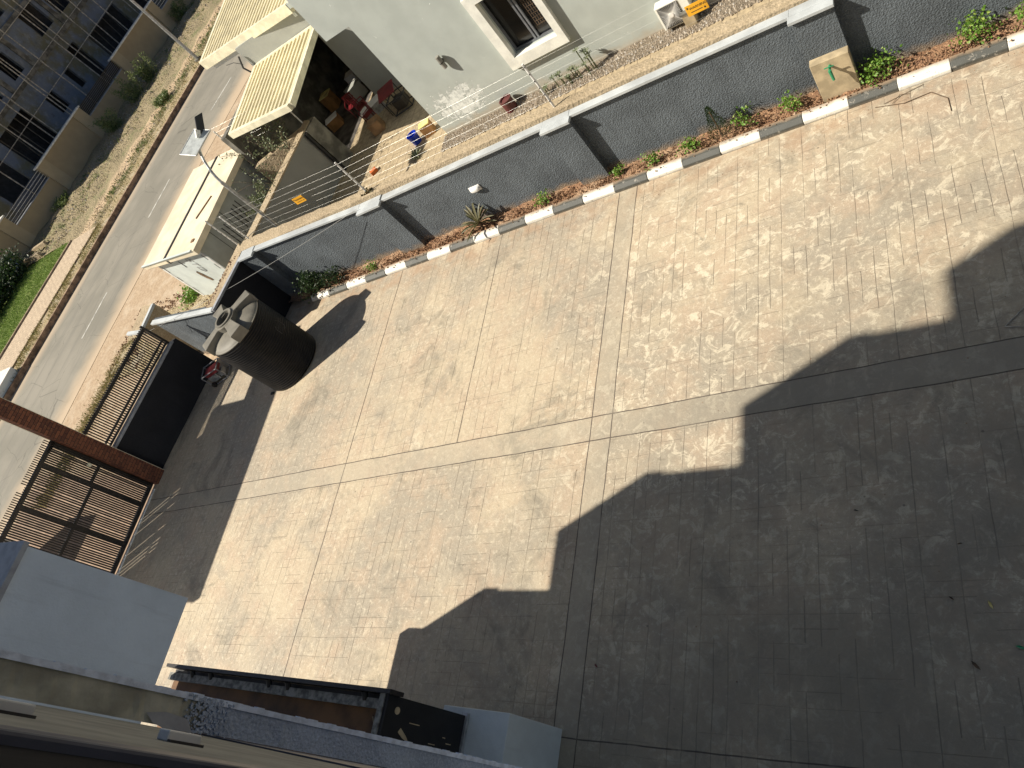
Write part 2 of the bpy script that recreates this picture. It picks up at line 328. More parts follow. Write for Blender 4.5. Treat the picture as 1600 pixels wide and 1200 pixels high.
# ------------------------------------------------------------------ mesh helpers
class MB:
    def __init__(s): s.v = []; s.f = []; s.m = []
    def add(s, vs, fs, m=0):
        o = len(s.v); s.v += [tuple(p) for p in vs]; s.f += [tuple(i + o for i in f) for f in fs]; s.m += [m] * len(fs); return s
    def box(s, x0, x1, y0, y1, z0, z1, m=0):
        vs = [(x, y, z) for z in (z0, z1) for y in (y0, y1) for x in (x0, x1)]
        return s.add(vs, [(0, 2, 3, 1), (4, 5, 7, 6), (0, 1, 5, 4), (2, 6, 7, 3), (0, 4, 6, 2), (1, 3, 7, 5)], m)
    def obox(s, c, size, M3=None, m=0):
        hx, hy, hz = [d / 2 for d in size]
        vs = [Vector((x, y, z)) for z in (-hz, hz) for y in (-hy, hy) for x in (-hx, hx)]
        if M3 is not None: vs = [M3 @ v for v in vs]
        vs = [v + Vector(c) for v in vs]
        return s.add(vs, [(0, 2, 3, 1), (4, 5, 7, 6), (0, 1, 5, 4), (2, 6, 7, 3), (0, 4, 6, 2), (1, 3, 7, 5)], m)
    def prism(s, poly, z0, z1, m=0):
        n = len(poly); a = sum(poly[i][0] * poly[(i + 1) % n][1] - poly[(i + 1) % n][0] * poly[i][1] for i in range(n))
        if a < 0: poly = poly[::-1]
        f0 = z0 if callable(z0) else (lambda p: z0); f1 = z1 if callable(z1) else (lambda p: z1)
        vs = [(p[0], p[1], f0(p)) for p in poly] + [(p[0], p[1], f1(p)) for p in poly]
        return s.add(vs, [tuple(range(n))[::-1], tuple(range(n, 2 * n))] + [(i, (i + 1) % n, n + (i + 1) % n, n + i) for i in range(n)], m)
    def wall(s, a, b, t, z0, z1, m=0, side=1):
        # upright slab from a to b, thickness t to the left (side=1) or right
        d = Vector((b[0] - a[0], b[1] - a[1])).normalized(); nrm = Vector((-d.y, d.x)) * t * side
        return s.prism([a, b, (b[0] + nrm.x, b[1] + nrm.y), (a[0] + nrm.x, a[1] + nrm.y)], z0, z1, m)
    def bar(s, a, b, r, n=8, m=0, r2=None):
        a = Vector(a); b = Vector(b); r2 = r if r2 is None else r2
        q = (b - a).to_track_quat('Z', 'Y'); vs = []
        for p, rr in ((a, r), (b, r2)):
            for i in range(n):
                t = 2 * math.pi * i / n; vs.append(p + q @ Vector((math.cos(t) * rr, math.sin(t) * rr, 0)))
        return s.add(vs, [(i, (i + 1) % n, n + (i + 1) % n, n + i) for i in range(n)] + [tuple(range(n))[::-1], tuple(range(n, 2 * n))], m)
    def path(s, pts, r, n=8, m=0):
        for a, b in zip(pts, pts[1:]): s.bar(a, b, r, n, m)
        return s
    def lathe(s, prof, c=(0, 0, 0), n=48, m=0, caps=True):
        vs = [(c[0] + r * math.cos(2 * math.pi * i / n), c[1] + r * math.sin(2 * math.pi * i / n), c[2] + z) for r, z in prof for i in range(n)]
        fs = [(j * n + i, j * n + (i + 1) % n, (j + 1) * n + (i + 1) % n, (j + 1) * n + i) for j in range(len(prof) - 1) for i in range(n)]
        if caps: fs += [tuple(range(n))[::-1], tuple((len(prof) - 1) * n + i for i in range(n))]
        return s.add(vs, fs, m)
    def leaf(s, p, size, d=None, m=0, wd=.5):
        p = Vector(p)
        d = Vector((random.uniform(-1, 1), random.uniform(-1, 1), random.uniform(-.2, 1))).normalized() if d is None else Vector(d).normalized()
        u = d.cross(Vector((random.uniform(-1, 1), random.uniform(-1, 1), random.uniform(-1, 1)))).normalized() * size * wd * .5
        n = d.cross(u).normalized() * size * .12
        return s.add([p, p + d * size * .45 + u + n, p + d * size, p + d * size * .45 - u + n], [(0, 1, 2, 3)], m)
    def build(s, name, mats, parent=None, smooth=False, bevel=0, loc=None):
        if isinstance(mats, (str, bpy.types.Material)): mats = [mats]
        me = bpy.data.meshes.new(name)
        off = Vector(loc) if loc is not None else (wloc(parent) if parent is not None else Vector((0, 0, 0)))
        me.from_pydata([tuple(Vector(p) - off) for p in s.v], [], s.f); me.update()
        for mt in mats: me.materials.append(M[mt] if isinstance(mt, str) else mt)
        me.polygons.foreach_set('material_index', s.m)
        if smooth: me.polygons.foreach_set('use_smooth', [True] * len(s.f))
        o = bpy.data.objects.new(name, me); COL.objects.link(o)
        if parent is not None: o.parent = parent
        elif loc is not None: o.location = loc
        if bevel:
            b = o.modifiers.new('b', 'BEVEL'); b.width = bevel; b.segments = 2; b.limit_method = 'ANGLE'; b.angle_limit = rad(40)
        return o
def wloc(o):
    v = Vector((0, 0, 0))
    while o is not None: v += Vector(o.location); o = o.parent
    return v
def tag(o, label=None, cat=None, group=None, kind=None):
    if label: o['label'] = label
    if cat: o['category'] = cat
    if group: o['group'] = group
    if kind: o['kind'] = kind
    return o
def thing(name, label, cat, loc, group=None):
    o = bpy.data.objects.new(name, None); COL.objects.link(o); o.location = loc; o.empty_display_size = .2
    return tag(o, label, cat, group)
def copy_tree(o, parent=None):
    c = o.copy(); COL.objects.link(c); c.parent = parent
    for ch in list(o.children): copy_tree(ch, c)
    return c
def struct(name, mb, mats, **k): return tag(mb.build(name, mats, **k), kind='structure')
def text_mesh(name, body, size, mat, M4, parent, shear=0.0, extrude=.002, label=None, wx=1.0):
    cu = bpy.data.curves.new(name, 'FONT'); cu.body = body; cu.size = size; cu.extrude = extrude; cu.shear = shear
    cu.align_x = 'CENTER'; cu.align_y = 'CENTER'
    t = bpy.data.objects.new('tmp', cu); COL.objects.link(t)
    dg = bpy.context.evaluated_depsgraph_get(); dg.update()
    me = bpy.data.meshes.new_from_object(t.evaluated_get(dg)); bpy.data.objects.remove(t)
    me.transform(Matrix.Diagonal((wx, 1, 1, 1)))
    me.transform(M4); me.transform(Matrix.Translation(-wloc(parent))); me.materials.clear(); me.materials.append(M[mat])
    o = bpy.data.objects.new(name, me); COL.objects.link(o); o.parent = parent
    if label: o['label'] = label
    return o
def frame4(o, xa, ya):
    xa = Vector(xa).normalized(); ya = Vector(ya).normalized(); za = xa.cross(ya)
    m = Matrix((xa, ya, za)).transposed().to_4x4(); m.translation = Vector(o); return m
def grid_surface(x0, x1, y0, y1, step, hf, name, mat, kind='structure'):
    mb = MB(); nx = max(1, int((x1 - x0) / step)); ny = max(1, int((y1 - y0) / step))
    vs = [(x0 + (x1 - x0) * i / nx, y0 + (y1 - y0) * j / ny, 0) for j in range(ny + 1) for i in range(nx + 1)]
    vs = [(x, y, hf(x, y)) for x, y, _ in vs]
    fs = [(j * (nx + 1) + i, j * (nx + 1) + i + 1, (j + 1) * (nx + 1) + i + 1, (j + 1) * (nx + 1) + i) for j in range(ny) for i in range(nx)]
    mb.add(vs, fs); o = mb.build(name, mat, smooth=True); o['kind'] = kind; return o
def holed(mb, P, us, vs_, holes, depth, m=0):
    """front wall with real openings. P(u, v, d) gives a point, d = depth inwards. holes = (u0, u1, v0, v1)"""
    ul = sorted(set(list(us) + [h[0] for h in holes] + [h[1] for h in holes])); vl = sorted(set(list(vs_) + [h[2] for h in holes] + [h[3] for h in holes]))
    for a, b in zip(ul, ul[1:]):
        for c, d in zip(vl, vl[1:]):
            cu, cv = (a + b) / 2, (c + d) / 2
            if any(h[0] < cu < h[1] and h[2] < cv < h[3] for h in holes): continue
            mb.add([P(a, c, 0), P(b, c, 0), P(b, d, 0), P(a, d, 0)], [(0, 1, 2, 3)], m)
    for a, b, c, d in holes:
        for p, q in (((a, c), (b, c)), ((b, c), (b, d)), ((b, d), (a, d)), ((a, d), (a, c))):
            mb.add([P(*p, 0), P(*q, 0), P(*q, depth), P(*p, depth)], [(0, 1, 2, 3)], m)

# ================================================================== THE GROUND
struct('ground', MB().box(-400, 300, -200, 400, -.6, -.012), 'sand')
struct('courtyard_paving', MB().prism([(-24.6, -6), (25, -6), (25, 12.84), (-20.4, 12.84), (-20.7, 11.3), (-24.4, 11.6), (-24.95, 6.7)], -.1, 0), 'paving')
struct('gate_apron', MB().prism([(-35.8, -6), (-24.604, -6), (-24.954, 6.7), (-24.90, 7.3), (-30, 7.6), (-36.0, 8.2)], -.1, -.004), mk_soil('gate_apron_concrete', (.30, .21, .15), (.42, .30, .21), (.20, .15, .11), 2, .01, .4))
GH = thing('guard_hut', 'small white guard hut with flat top outside the sliding gate', 'hut', (-31.6, 3.4, 0))
MB().box(-32.6, -30.8, 2.0, 4.5, -.05, 2.4).build('hut_wall', 'whitewall2', GH)
MB().box(-32.8, -30.6, 1.8, 4.7, 2.402, 2.55).build('hut_roof', 'kerb_white', GH)
MB().box(-31.2, -30.95, 4.1, 4.3, 2.552, 3.0).build('roof_vent', 'whitewall2', GH)
def xk(y): return -46.3 + .058 * (y - 16)
ys = [-30, -10, 5, 16, 24.4, 33, 41.5, 55, 80, 140]
mb = MB()
def strip(mb, f0, f1, z0, z1, m=0, yl=ys):
    for a, b in zip(yl, yl[1:]): mb.prism([(f0(a), a), (f1(a), a), (f1(b), b), (f0(b), b)], z0, z1, m)
strip(mb, lambda y: xk(y) + .02, lambda y: (-36.6 if y < 20 else -36.6 + .09 * (y - 20)), -.05, .004)
struct('road', mb, 'asphalt')
mb = MB()
for (xa, ya, xb, yb) in ((-40.05, 16.35, -40.0, 19.34), (-39.75, 24.6, -39.65, 27.56), (-38.8, 33.04, -38.3, 35.8), (-37.9, 41.5, -37.5, 44.3)):
    mb.prism([(xa - .07, ya), (xa + .07, ya), (xb + .07, yb), (xb - .07, yb)], .004, .008)
struct('road_marking', mb, 'roadline')
mb = MB(); strip(mb, lambda y: xk(y) - .16, lambda y: xk(y), -.05, .32)
struct('road_kerb', mb, plain('dusty_kerb_concrete', (.30, .20, .13), .9, .25, 3))
mb = MB(); strip(mb, lambda y: xk(y) - 1.75, lambda y: xk(y) - .16, -.05, .27); struct('kerb_grass_strip', mb, 'rubbly')
mb = MB(); strip(mb, lambda y: xk(y) - 5.6, lambda y: xk(y) - 1.83, -.05, .29, yl=[-30, -10, 5, 16, 26.8]); struct('pavement', mb, 'path')
mb = MB(); strip(mb, lambda y: xk(y) - 1.83, lambda y: xk(y) - 1.75, -.05, .36, yl=[-30, -10, 5, 16, 26.8]); strip(mb, lambda y: xk(y) - 5.75, lambda y: xk(y) - 5.6, -.05, .40, yl=[-30, -10, 5, 16, 26.8])
struct('path_edging', mb, plain('edging_concrete', (.34, .26, .18), .9, .2, 3))
mb = MB(); strip(mb, lambda y: xk(y) - 14, lambda y: xk(y) - 5.75, -.05, .36, yl=[-30, -10, 5, 16, 26.8]); struct('lawn', mb, 'grass')
def dirt_h(x, y):
    k = (xk(y) - 1.75 - x); h = .25 + .02 * k + .10 * math.sin(x * 2.1 + y * .7) * math.sin(y * 1.3) * min(1, k / 3)
    if 3.0 < k < 5.2: h -= .06
    return h + random.uniform(-.03, .03)
mb = MB(); n = 0
rows = [26.8 + i * .45 for i in range(150)]; vs = []; NX = 34
for y in rows:
    for i in range(NX + 1):
        x = xk(y) - 1.75 - 13.5 * i / NX; vs.append((x, y, dirt_h(x, y)))
mb.add(vs, [(j * (NX + 1) + i, (j + 1) * (NX + 1) + i, (j + 1) * (NX + 1) + i + 1, j * (NX + 1) + i + 1) for j in range(len(rows) - 1) for i in range(NX)])
def mk_verge():
    k = NB('verge_dirt'); o = k.xyz(); n = k.noise(7, 7, .75); v = k.vor(10); e = k.math('SUBTRACT', o[0], k.math('MULTIPLY', o[1], .058))
    e = k.math('ADD', e, k.math('MULTIPLY', k.math('SUBTRACT', k.noise(.7, 4), .5), 1.6))
    col = k.mix(k.ramp(n, .38, .62), (.22, .18, .10), (.40, .325, .20)); col = k.mix(k.ramp(n, .6, .75, 0, .8), col, (.58, .53, .42))
    col = k.mix(k.ramp(k.noise(.8, 6, .7), .5, .68, 0, .7), col, (.16, .19, .07))
    tr = k.math('MULTIPLY', k.ramp(e, -52.6, -51.6), k.ramp(e, -50.0, -50.6)); col = k.mix(k.math('MULTIPLY', tr, .85), col, (.56, .42, .27))
    return k.fin(col, .95, k.math('ADD', n, v), 1.0, .06)
M['verge'] = mk_verge(); M['walltop'] = M['oldtop']
struct('dirt_verge', mb, 'verge', smooth=True)
struct('neighbour_paving', MB().box(-20.7, 14, 14.2, 30, -.1, .0), 'flag')
struct('carport_floor', MB().box(-24.2, -20.702, 20.0, 31, -.1, .004), plain('shade_dark_floor', (.10, .09, .08), .8, .3, 2))  # floor colour made dark to stand for the deep shade under the roofs
struct('estate_ground', MB().box(-110, -60.9, 10, 120, -.1, .05), 'conc')

# rubble and blades on the verges
mb = MB()
for i in range(5200):
    y = random.uniform(26.9, 62); k_ = abs(random.gauss(0, 1))
    kk = random.choice([random.uniform(0, 2.6), random.uniform(5, 10.8), random.uniform(6, 11)])
    x = xk(y) - 1.75 - kk; z = dirt_h(x, y); r = random.uniform(.02, .07) * (1.8 if random.random() < .04 else 1)
    mb.add([(x + r * random.uniform(.6, 1), y, z), (x, y + r, z + r * .3), (x - r, y, z), (x, y - r * .8, z + r * .2), (x + r * .1, y, z + r)], [(0, 1, 4), (1, 2, 4), (2, 3, 4), (3, 0, 4)])
tag(mb.build('rubble', 'stone'), 'small pale stones and litter scattered over the dirt verge', 'rubble', kind='stuff')
mb = MB()
for i in range(15000):
    y = random.uniform(4, 60)
    if y < 26.8: x = xk(y) - random.uniform(.2, 1.7); z = .27
    else:
        kk = random.choice([random.uniform(-1.5, 1.6), random.uniform(-1.5, 2.2), random.uniform(4.8, 11)]); x = xk(y) - 1.75 - kk; z = .27 if kk < 0 else dirt_h(x, y)
    if math.sin(x * 3 + y * 2.2) * math.sin(y * .9) < random.uniform(-.8, .5): continue
    mb.leaf((x, y, z), random.uniform(.1, .28), (random.uniform(-.7, .7), random.uniform(-.7, .7), 1), wd=.16)
for i in range(5200):
    y = random.uniform(6.5, 14.5); x = -34.6 + .10 * y + random.gauss(0, .42)
    mb.leaf((x, y, 0), random.uniform(.06, .2), (random.uniform(-.7, .7), random.uniform(-.7, .7), 1), wd=.2)
tag(mb.build('dry_grass', 'dryblade'), 'dry straw coloured grass along the road verges', 'grass', kind='stuff')
mb = MB()
for i in range(16000):
    y = random.uniform(12, 26.75); x = xk(y) - random.uniform(5.8, 12.4)
    mb.leaf((x, y, .36), random.uniform(.06, .16), (random.uniform(-.6, .6), random.uniform(-.6, .6), 1), wd=.25)
tag(mb.build('lawn_grass', 'lawnblade'), 'short bright green lawn grass beside the far paved path', 'grass', kind='stuff')

# ================================================================== KERB AND SOIL STRIP
def kerb_prof(x0, x1, mb, m):
    jy, jz = random.uniform(-.012, .012), random.uniform(-.008, .008)
    pr = [(12.84, -.02), (12.84, .085), (12.93, .165), (13.06, .175), (13.06, -.02)]
    n = len(pr); vs = [(x0, y + jy, z + (jz if z > 0 else 0)) for y, z in pr] + [(x1, y + jy, z + (jz if z > 0 else 0)) for y, z in pr]
    mb.add(vs, [tuple(range(n)), tuple(range(n, 2 * n))[::-1]] + [(i, n + i, n + (i + 1) % n, (i + 1) % n) for i in range(n)], m)
mb = MB(); x = -19.26; i = 0
while x < 14:
    kerb_prof(x, x + .886, mb, i % 2); x += .89; i += 1
M['kerbw'] = worn('worn_white_kerb_paint', (.80, .78, .70), (.36, .33, .28), .615); M['kerbb'] = worn('worn_black_kerb_paint', (.088, .09, .08), (.30, .28, .24), .60)
tag(mb.build('kerb', ['kerbw', 'kerbb'], bevel=.014), kind='structure')
grid_surface(-20.6, 14, 13.06, 13.6, .09, lambda x, y: .13 + .03 * math.sin(x * 5) * math.cos(y * 9) + random.uniform(-.02, .045), 'soil_strip', 'soil')
mb = MB()
for i in range(6500):
    x = random.uniform(-20, 6); y = min(13.55, max(12.9, random.gauss(13.22, .13))); z = .14 if y > 13.04 else .178
    if y < 13.06 and random.random() < .65: continue
    r = random.uniform(.008, .03); r *= 1.7 if random.random() < .06 else 1
    if y > 13.1: z += .02
    mb.add([(x + r, y, z - .01), (x, y + r, z - .01), (x - r, y, z - .01), (x, y - r * .8, z), (x + r * .2, y, z + r)], [(0, 1, 4), (1, 2, 4), (2, 3, 4), (3, 0, 4)])
tag(mb.build('soil_crumbs', 'clod'), 'loose reddish soil crumbs in the planting strip behind the kerb', 'soil', kind='stuff')

# ================================================================== LONG GREY BOUNDARY WALL
W1 = thing('boundary_wall', 'long dark grey roughcast wall with white coping behind the black and white kerb', 'wall', (-3, 13.6, 0))
mb = MB()
def ztop(x): return 2.02 if x > -14.1 else 2.02 + (-14.1 - x) * .042
segs = [(-19.85, -15.0), (-14.12, -8.6), (-7.85, -2.87), (-2.1, 4.0), (4.75, 12)]
pils = [(-20.56, -19.85), (-15.0, -14.12), (-8.6, -7.85), (-2.87, -2.1), (4.0, 4.75)]
for a, b in segs: MB().prism([(a, 13.55), (b, 13.55), (b, 13.78), (a, 13.78)], -.05, lambda p: ztop(p[0])).build('wall_panel', 'grey_render', W1)
mb = MB()
for a, b in pils: MB().box(a, b, 13.35, 13.78, -.05, 2.28 if a < -16 else (2.02 if a > -14.5 else 2.05)).build('pilaster', 'grey_render', W1)
mb = MB()
for a, b in segs: mb.prism([(a, 13.47), (b, 13.47), (b, 13.69), (a, 13.69)], lambda p: ztop(p[0]) + .002, lambda p: ztop(p[0]) + .075)
for a, b in pils:
    zc = 2.285 if a < -16 else (2.024 if a > -14.5 else 2.056)
    mb.box(a + (.0 if a < -16 else -.03), b + .03, 13.27, 13.47, zc, zc + .07); mb.box(a + .002, b - .002, 13.47, 13.69, zc + .002, zc + .075)
mb.build('coping', 'white_trim', W1, bevel=.008)
mb = MB(); mb.prism([(-19.85, 13.692), (12, 13.692), (12, 13.784), (-19.85, 13.784)], lambda p: 2.0, lambda p: ztop(p[0]) + .035); mb.build('mortar_strip', 'oldtop', W1)
W2 = thing('old_wall', 'rough weathered concrete wall standing directly behind the white coping of the grey wall', 'wall', (-3, 14.0, 0))
def lumpy_top(poly_x0, poly_x1, y0, y1, z0, zf):
    mb = MB(); n = int((poly_x1 - poly_x0) / .25); vs = []
    for i in range(n + 1):
        x = poly_x0 + (poly_x1 - poly_x0) * i / n; e = random.uniform(-.04, .04)
        vs += [(x, y0, z0), (x, y0, zf(x)), (x, (y0 + y1) / 2, zf(x) + random.uniform(0, .03)), (x, y1 + e, zf(x) - .01), (x, y1 + e, z0)]
    fs = [(i * 5 + j, i * 5 + j + 1, (i + 1) * 5 + j + 1, (i + 1) * 5 + j) for i in range(n) for j in range(4)]
    fs = [f[::-1] for f in fs]; fs += [(0, 1, 2, 3, 4), tuple(n * 5 + j for j in (4, 3, 2, 1, 0))]
    return mb.add(vs, fs)
lumpy_top(-20.9, 12, 13.785, 14.32, -.1, lambda x: ztop(x) + .02).build('rough_wall', 'oldtop', W2)

# bulkhead light and tap
B = thing('bulkhead_light', 'white oval bulkhead lamp fixed on the grey wall above the spiky plant', 'wall lamp', (-11.38, 13.55, 1.2))
me = MB(); 
for sgn in (1,):
    prof = []
    n1, n2 = 20, 8; vs = []; fs = []
    for j in range(n2 + 1):
        t = j / n2 * math.pi / 2
        for i in range(n1):
            a = 2 * math.pi * i / n1
            cx = math.copysign(abs(math.cos(a)) ** .75, math.cos(a)) * .17; cz = math.copysign(abs(math.sin(a)) ** .75, math.sin(a)) * .085
            vs.append((-11.38 + cx * math.cos(t) ** .6, 13.53 - .10 * math.sin(t), 1.2 + cz * math.cos(t) ** .6))
    for j in range(n2):
        for i in range(n1): fs.append((j * n1 + i, j * n1 + (i + 1) % n1, (j + 1) * n1 + (i + 1) % n1, (j + 1) * n1 + i))
    me.add(vs, [f[::-1] for f in fs])
me.build('lamp_cover', 'plastic_white', B, smooth=True)
MB().box(-11.56, -11.2, 13.52, 13.553, 1.11, 1.29).build('back_plate', 'steelwhite', B, bevel=.01)
T = thing('tap_block', 'beige plastered block holding a green tap at the foot of the right hand pilaster', 'tap stand', (-2.47, 13.2, 0))
MB().box(-2.81, -2.09, 13.16, 13.36, .1, 1.07).build('plaster_block', 'plaster', T, bevel=.012)
tp = MB().bar((-2.47, 13.17, .93), (-2.47, 12.98, .93), .026, 10).bar((-2.47, 12.985, .95), (-2.45, 12.95, .73), .034, 10, r2=.027).build('tap', 'green', T, smooth=False, bevel=.004)
MB().bar((-2.47, 13.03, .95), (-2.47, 13.03, 1.0), .012).bar((-2.56, 13.03, 1.0), (-2.38, 13.03, 1.0), .012).build('tap_handle', 'green', tp)

# corner walls
def prism_coping(mb, a, b, half, z0, z1): 
    d = Vector((b[0] - a[0], b[1] - a[1])).normalized(); n = Vector((-d.y, d.x)) * half
    mb.prism([(a[0] - n.x, a[1] - n.y), (b[0] - n.x, b[1] - n.y), (b[0] + n.x, b[1] + n.y), (a[0] + n.x, a[1] + n.y)], z0, z1)
C1 = thing('corner_wall', 'inner corner wall with shade put into its dark colour beside the water tank, topped with stony concrete', 'wall', (-20.8, 12.5, 0))
MB().prism([(-20.56, 13.78), (-20.85, 11.5), (-21.05, 11.5), (-20.78, 13.78)], -.05, 2.26).build('wall_panel', 'shaded_render', C1)
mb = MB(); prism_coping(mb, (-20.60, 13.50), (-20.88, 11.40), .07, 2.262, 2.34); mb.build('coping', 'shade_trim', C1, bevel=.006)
lumpy = MB().prism([(-20.70, 13.8), (-20.98, 11.62), (-21.42, 11.68), (-21.2, 14.3)], -.05, 2.31); lumpy.build('rough_wall', 'oldtop', C1)
mb = MB()
for i in range(70):
    t = random.random(); x = -20.95 - .25 * random.random() - .3 * t; y = 13.7 - 2.0 * t; r = random.uniform(.015, .05)
    mb.add([(x + r, y, 2.31), (x, y + r, 2.31), (x - r, y, 2.31), (x, y - r, 2.31), (x, y, 2.31 + r * .8)], [(0, 1, 4), (1, 2, 4), (2, 3, 4), (3, 0, 4)])
tag(mb.build('loose_stones', 'clod', C1), kind='stuff')
C2 = thing('step_wall', 'short sunlit grey wall with white coping between the water tank and the slatted fence', 'wall', (-23, 11.7, 0))
MB().prism([(-20.86, 11.5), (-25.3, 12.12), (-25.3, 12.32), (-20.86, 11.7)], -.05, 2.26).build('wall_panel', 'grey_render', C2)
mb = MB(); prism_coping(mb, (-20.9, 11.46), (-25.2, 12.06), .09, 2.262, 2.34); mb.build('coping', 'white_trim', C2, bevel=.006)
C3 = thing('outer_return_wall', 'low roadside wall with pale edging beyond the far end of the slatted fence', 'wall', (-26.3, 12.6, 0))
MB().prism([(-26.1, 13.2), (-26.0, 11.95), (-27.1, 12.15), (-27.2, 13.4)], -.05, 2.2).build('rough_wall', 'oldtop', C3)
mb = MB(); prism_coping(mb, (-26.1, 13.15), (-26.0, 11.95), .08, 2.202, 2.30); prism_coping(mb, (-26.1, 11.92), (-27.15, 12.1), .07, 2.202, 2.28); mb.build('coping', 'white_trim', C3)
# rough ground behind the step wall
def rh(x, y): return .05 + .05 * math.sin(x * 3) * math.sin(y * 2.4) + random.uniform(-.03, .05)
grid_surface(-33.5, -21.4, 12.4, 15.6, .16, rh, 'stony_ground', 'rubbly')
mb = MB()
for i in range(1500):
    x = random.uniform(-34, -23); y = random.uniform(12.6, 16.5); r = random.uniform(.015, .07)
    mb.add([(x + r, y, .04), (x, y + r, .05), (x - r, y, .04), (x, y - r, .05), (x, y, .06 + r)], [(0, 1, 4), (1, 2, 4), (2, 3, 4), (3, 0, 4)])
tag(mb.build('broken_stones', 'clod'), 'broken stones and clods on the bare ground in front of the white kiosk', 'stones', kind='stuff')

# slatted fence on low dark wall
Fx = lambda y: -24.98 + (y - 6.8) * .15
F = thing('slatted_fence', 'dark low wall carrying a dark vertical slat railing between brick column and corner', 'fence', (-24.6, 9.2, 0))
MB().prism([(Fx(6.9), 6.9), (Fx(11.55), 11.55), (Fx(11.55) - .22, 11.55), (Fx(6.9) - .22, 6.9)], -.05, 1.70).build('low_wall', 'shaded_render', F)
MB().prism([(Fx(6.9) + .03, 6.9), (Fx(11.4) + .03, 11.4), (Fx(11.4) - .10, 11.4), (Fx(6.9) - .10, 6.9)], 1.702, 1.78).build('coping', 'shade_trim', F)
MB().prism([(Fx(6.9) - .105, 6.9), (Fx(11.4) - .105, 11.4), (Fx(11.4) - .26, 11.4), (Fx(6.9) - .26, 6.9)], 1.702, 1.76).build('outer_ledge', 'shaded_render', F)
mb = MB()
y = 7.3
while y < 11.35:
    x = Fx(y) - .2; mb.box(x - .02, x + .02, y - .018, y + .018, 1.83, 2.82); y += .083
mb.build('slats', 'gatebrown', F)
mb = MB()
for z, h in ((1.84, .03), (2.0, .03), (2.72, .05)):
    mb.prism([(Fx(7.2) - .165, 7.2), (Fx(11.4) - .165, 11.4), (Fx(11.4) - .235, 11.4), (Fx(7.2) - .235, 7.2)], z - h, z + h)
mb.box(Fx(7.25) - .24, Fx(7.25) - .16, 7.2, 7.27, 1.76, 2.85); mb.box(Fx(11.37) - .24, Fx(11.37) - .16, 11.33, 11.4, 1.76, 2.85)
mb.build('railing_frame', 'gatebrown', F)

# brick column, portal slab, gate
K = thing('brick_column', 'tall red brown stone clad column beside the sliding gate', 'column', (-24.8, 7.05, 0))
MB().box(-24.98, -24.7, 6.78, 7.29, -.05, 6.2).build('stone_shaft', 'brick', K)
MB().box(-24.703, -24.692, 7.283, 7.294, 0, 6.2).box(-24.985, -24.97, 6.768, 6.779, 1.2, 6.2).build('edge_trim', 'creamtrim', K)
PS = thing('portal_slab', 'flat concrete slab spanning high above the sliding gate', 'canopy', (-26, 3, 6.2))
MB().prism([(-24.85, -.12), (-24.85, 8.9), (-26.4, 8.9), (-26.4, 6.4), (-28.2, 6.4), (-28.2, -.12)], 6.2, 6.5).build('slab', 'whitewall', PS)
MB().box(-27.9, -27.5, -.1, .3, 0, 6.2).build('rear_column', 'whitewall', PS)
GT = thing('sliding_gate', 'dark brown steel sliding gate of close vertical bars between brick column and white wing', 'gate', (-25, 4.5, 0))
gx = -25.0; mb = MB()
y = 1.6
while y < 6.72:
    mb.box(gx - .021, gx + .021, y - .023, y + .023, .12, 3.50); mb.box(gx - .01, gx + .01, y - .015, y + .015, 3.5, 3.74 if not 5.0 < y < 5.25 else 3.6); y += .070 + (.016 if random.random() < .16 else 0)
mb.build('bars', 'gatebrown', GT)
mb = MB()
for y, h in ((6.72, .06), (5.98, .055), (4.62, .055), (3.1, .055), (1.6, .06)): mb.box(gx - .04, gx + .06, y - h, y + h, .06, 3.56)
for z, h in ((3.5, .06), (.12, .06)): mb.box(gx - .045, gx + .065, 1.54, 6.78, z - h, z + h)
for a, b, z in ((6.04, 6.66, 1.92), (4.68, 5.92, 1.83), (3.16, 4.56, 1.83), (1.66, 3.04, 1.83)): mb.box(gx - .035, gx + .055, a, b, z - .04, z + .04)
mb.build('gate_frame', 'gatebrown', GT)
MB().box(gx + .125, gx + .19, 6.46, 6.56, 2.2, 2.32).build('latch', 'creamtrim', GT)
mb = MB(); 
for i in range(5): mb.box(gx + .08, gx + .12, 6.70 - .06 * i, 6.735 - .06 * i, .2, 3.5)
mb.box(gx + .07, gx + .12, 6.40, 6.78, 3.44, 3.5).box(gx + .07, gx + .12, 6.40, 6.78, .1, .16); mb.build('guide_frame', 'gatebrown', GT)
MB().box(-24.86, -24.78, .5, 6.6, .004, .03).build('guide_rail', 'steelwhite', GT)
WP = thing('culvert_parapet', 'low white painted parapet block at the road edge beyond the brick column', 'parapet', (-47.8, 12.5, 0))
MB().box(-49.6, -46.62, 8.5, 15.55, -.05, .70).build('parapet_body', 'whitewall2', WP)
MB().box(-49.62, -46.60, 8.48, 15.57, .702, .74).build('parapet_top', 'kerb_white', WP)

# ================================================================== THE HOME BUILDING (behind and below the camera)
HB = thing('apartment_block', 'white apartment block the picture is taken from, only its lower ledges in view', 'building', (-7, -6, 0))
MB().box(-14.0, 16, -16, -.40, 0, 22.5).build('main_wall', 'whitewall', HB)
mb = MB()
for xb, z0, z1 in ((-14.73, 4.15, 6.3), (-15.08, 8.66, 10.75), (-15.20, 13.1, 15.25), (-15.28, 17.2, 18.4)):
    q_ = MB().box(xb, -13.1, -1.3, .2, z0, z1).build('balcony', 'whitewall', HB)
    MB().box(xb, xb + .35, -.1, .2, z1 + .002, z1 + .09).build('post_cap', 'whitewall', q_)
o = MB().box(-10.2, -9.14, -.39, 1.34, 6.0, 8.0).build('wing_balcony', 'whitewall', HB); o['label'] = 'blue white side of a projecting balcony'
MB().box(-10.24, -9.10, -.39, 1.38, 8.002, 8.06).build('balcony_cap', 'shade_trim', HB)
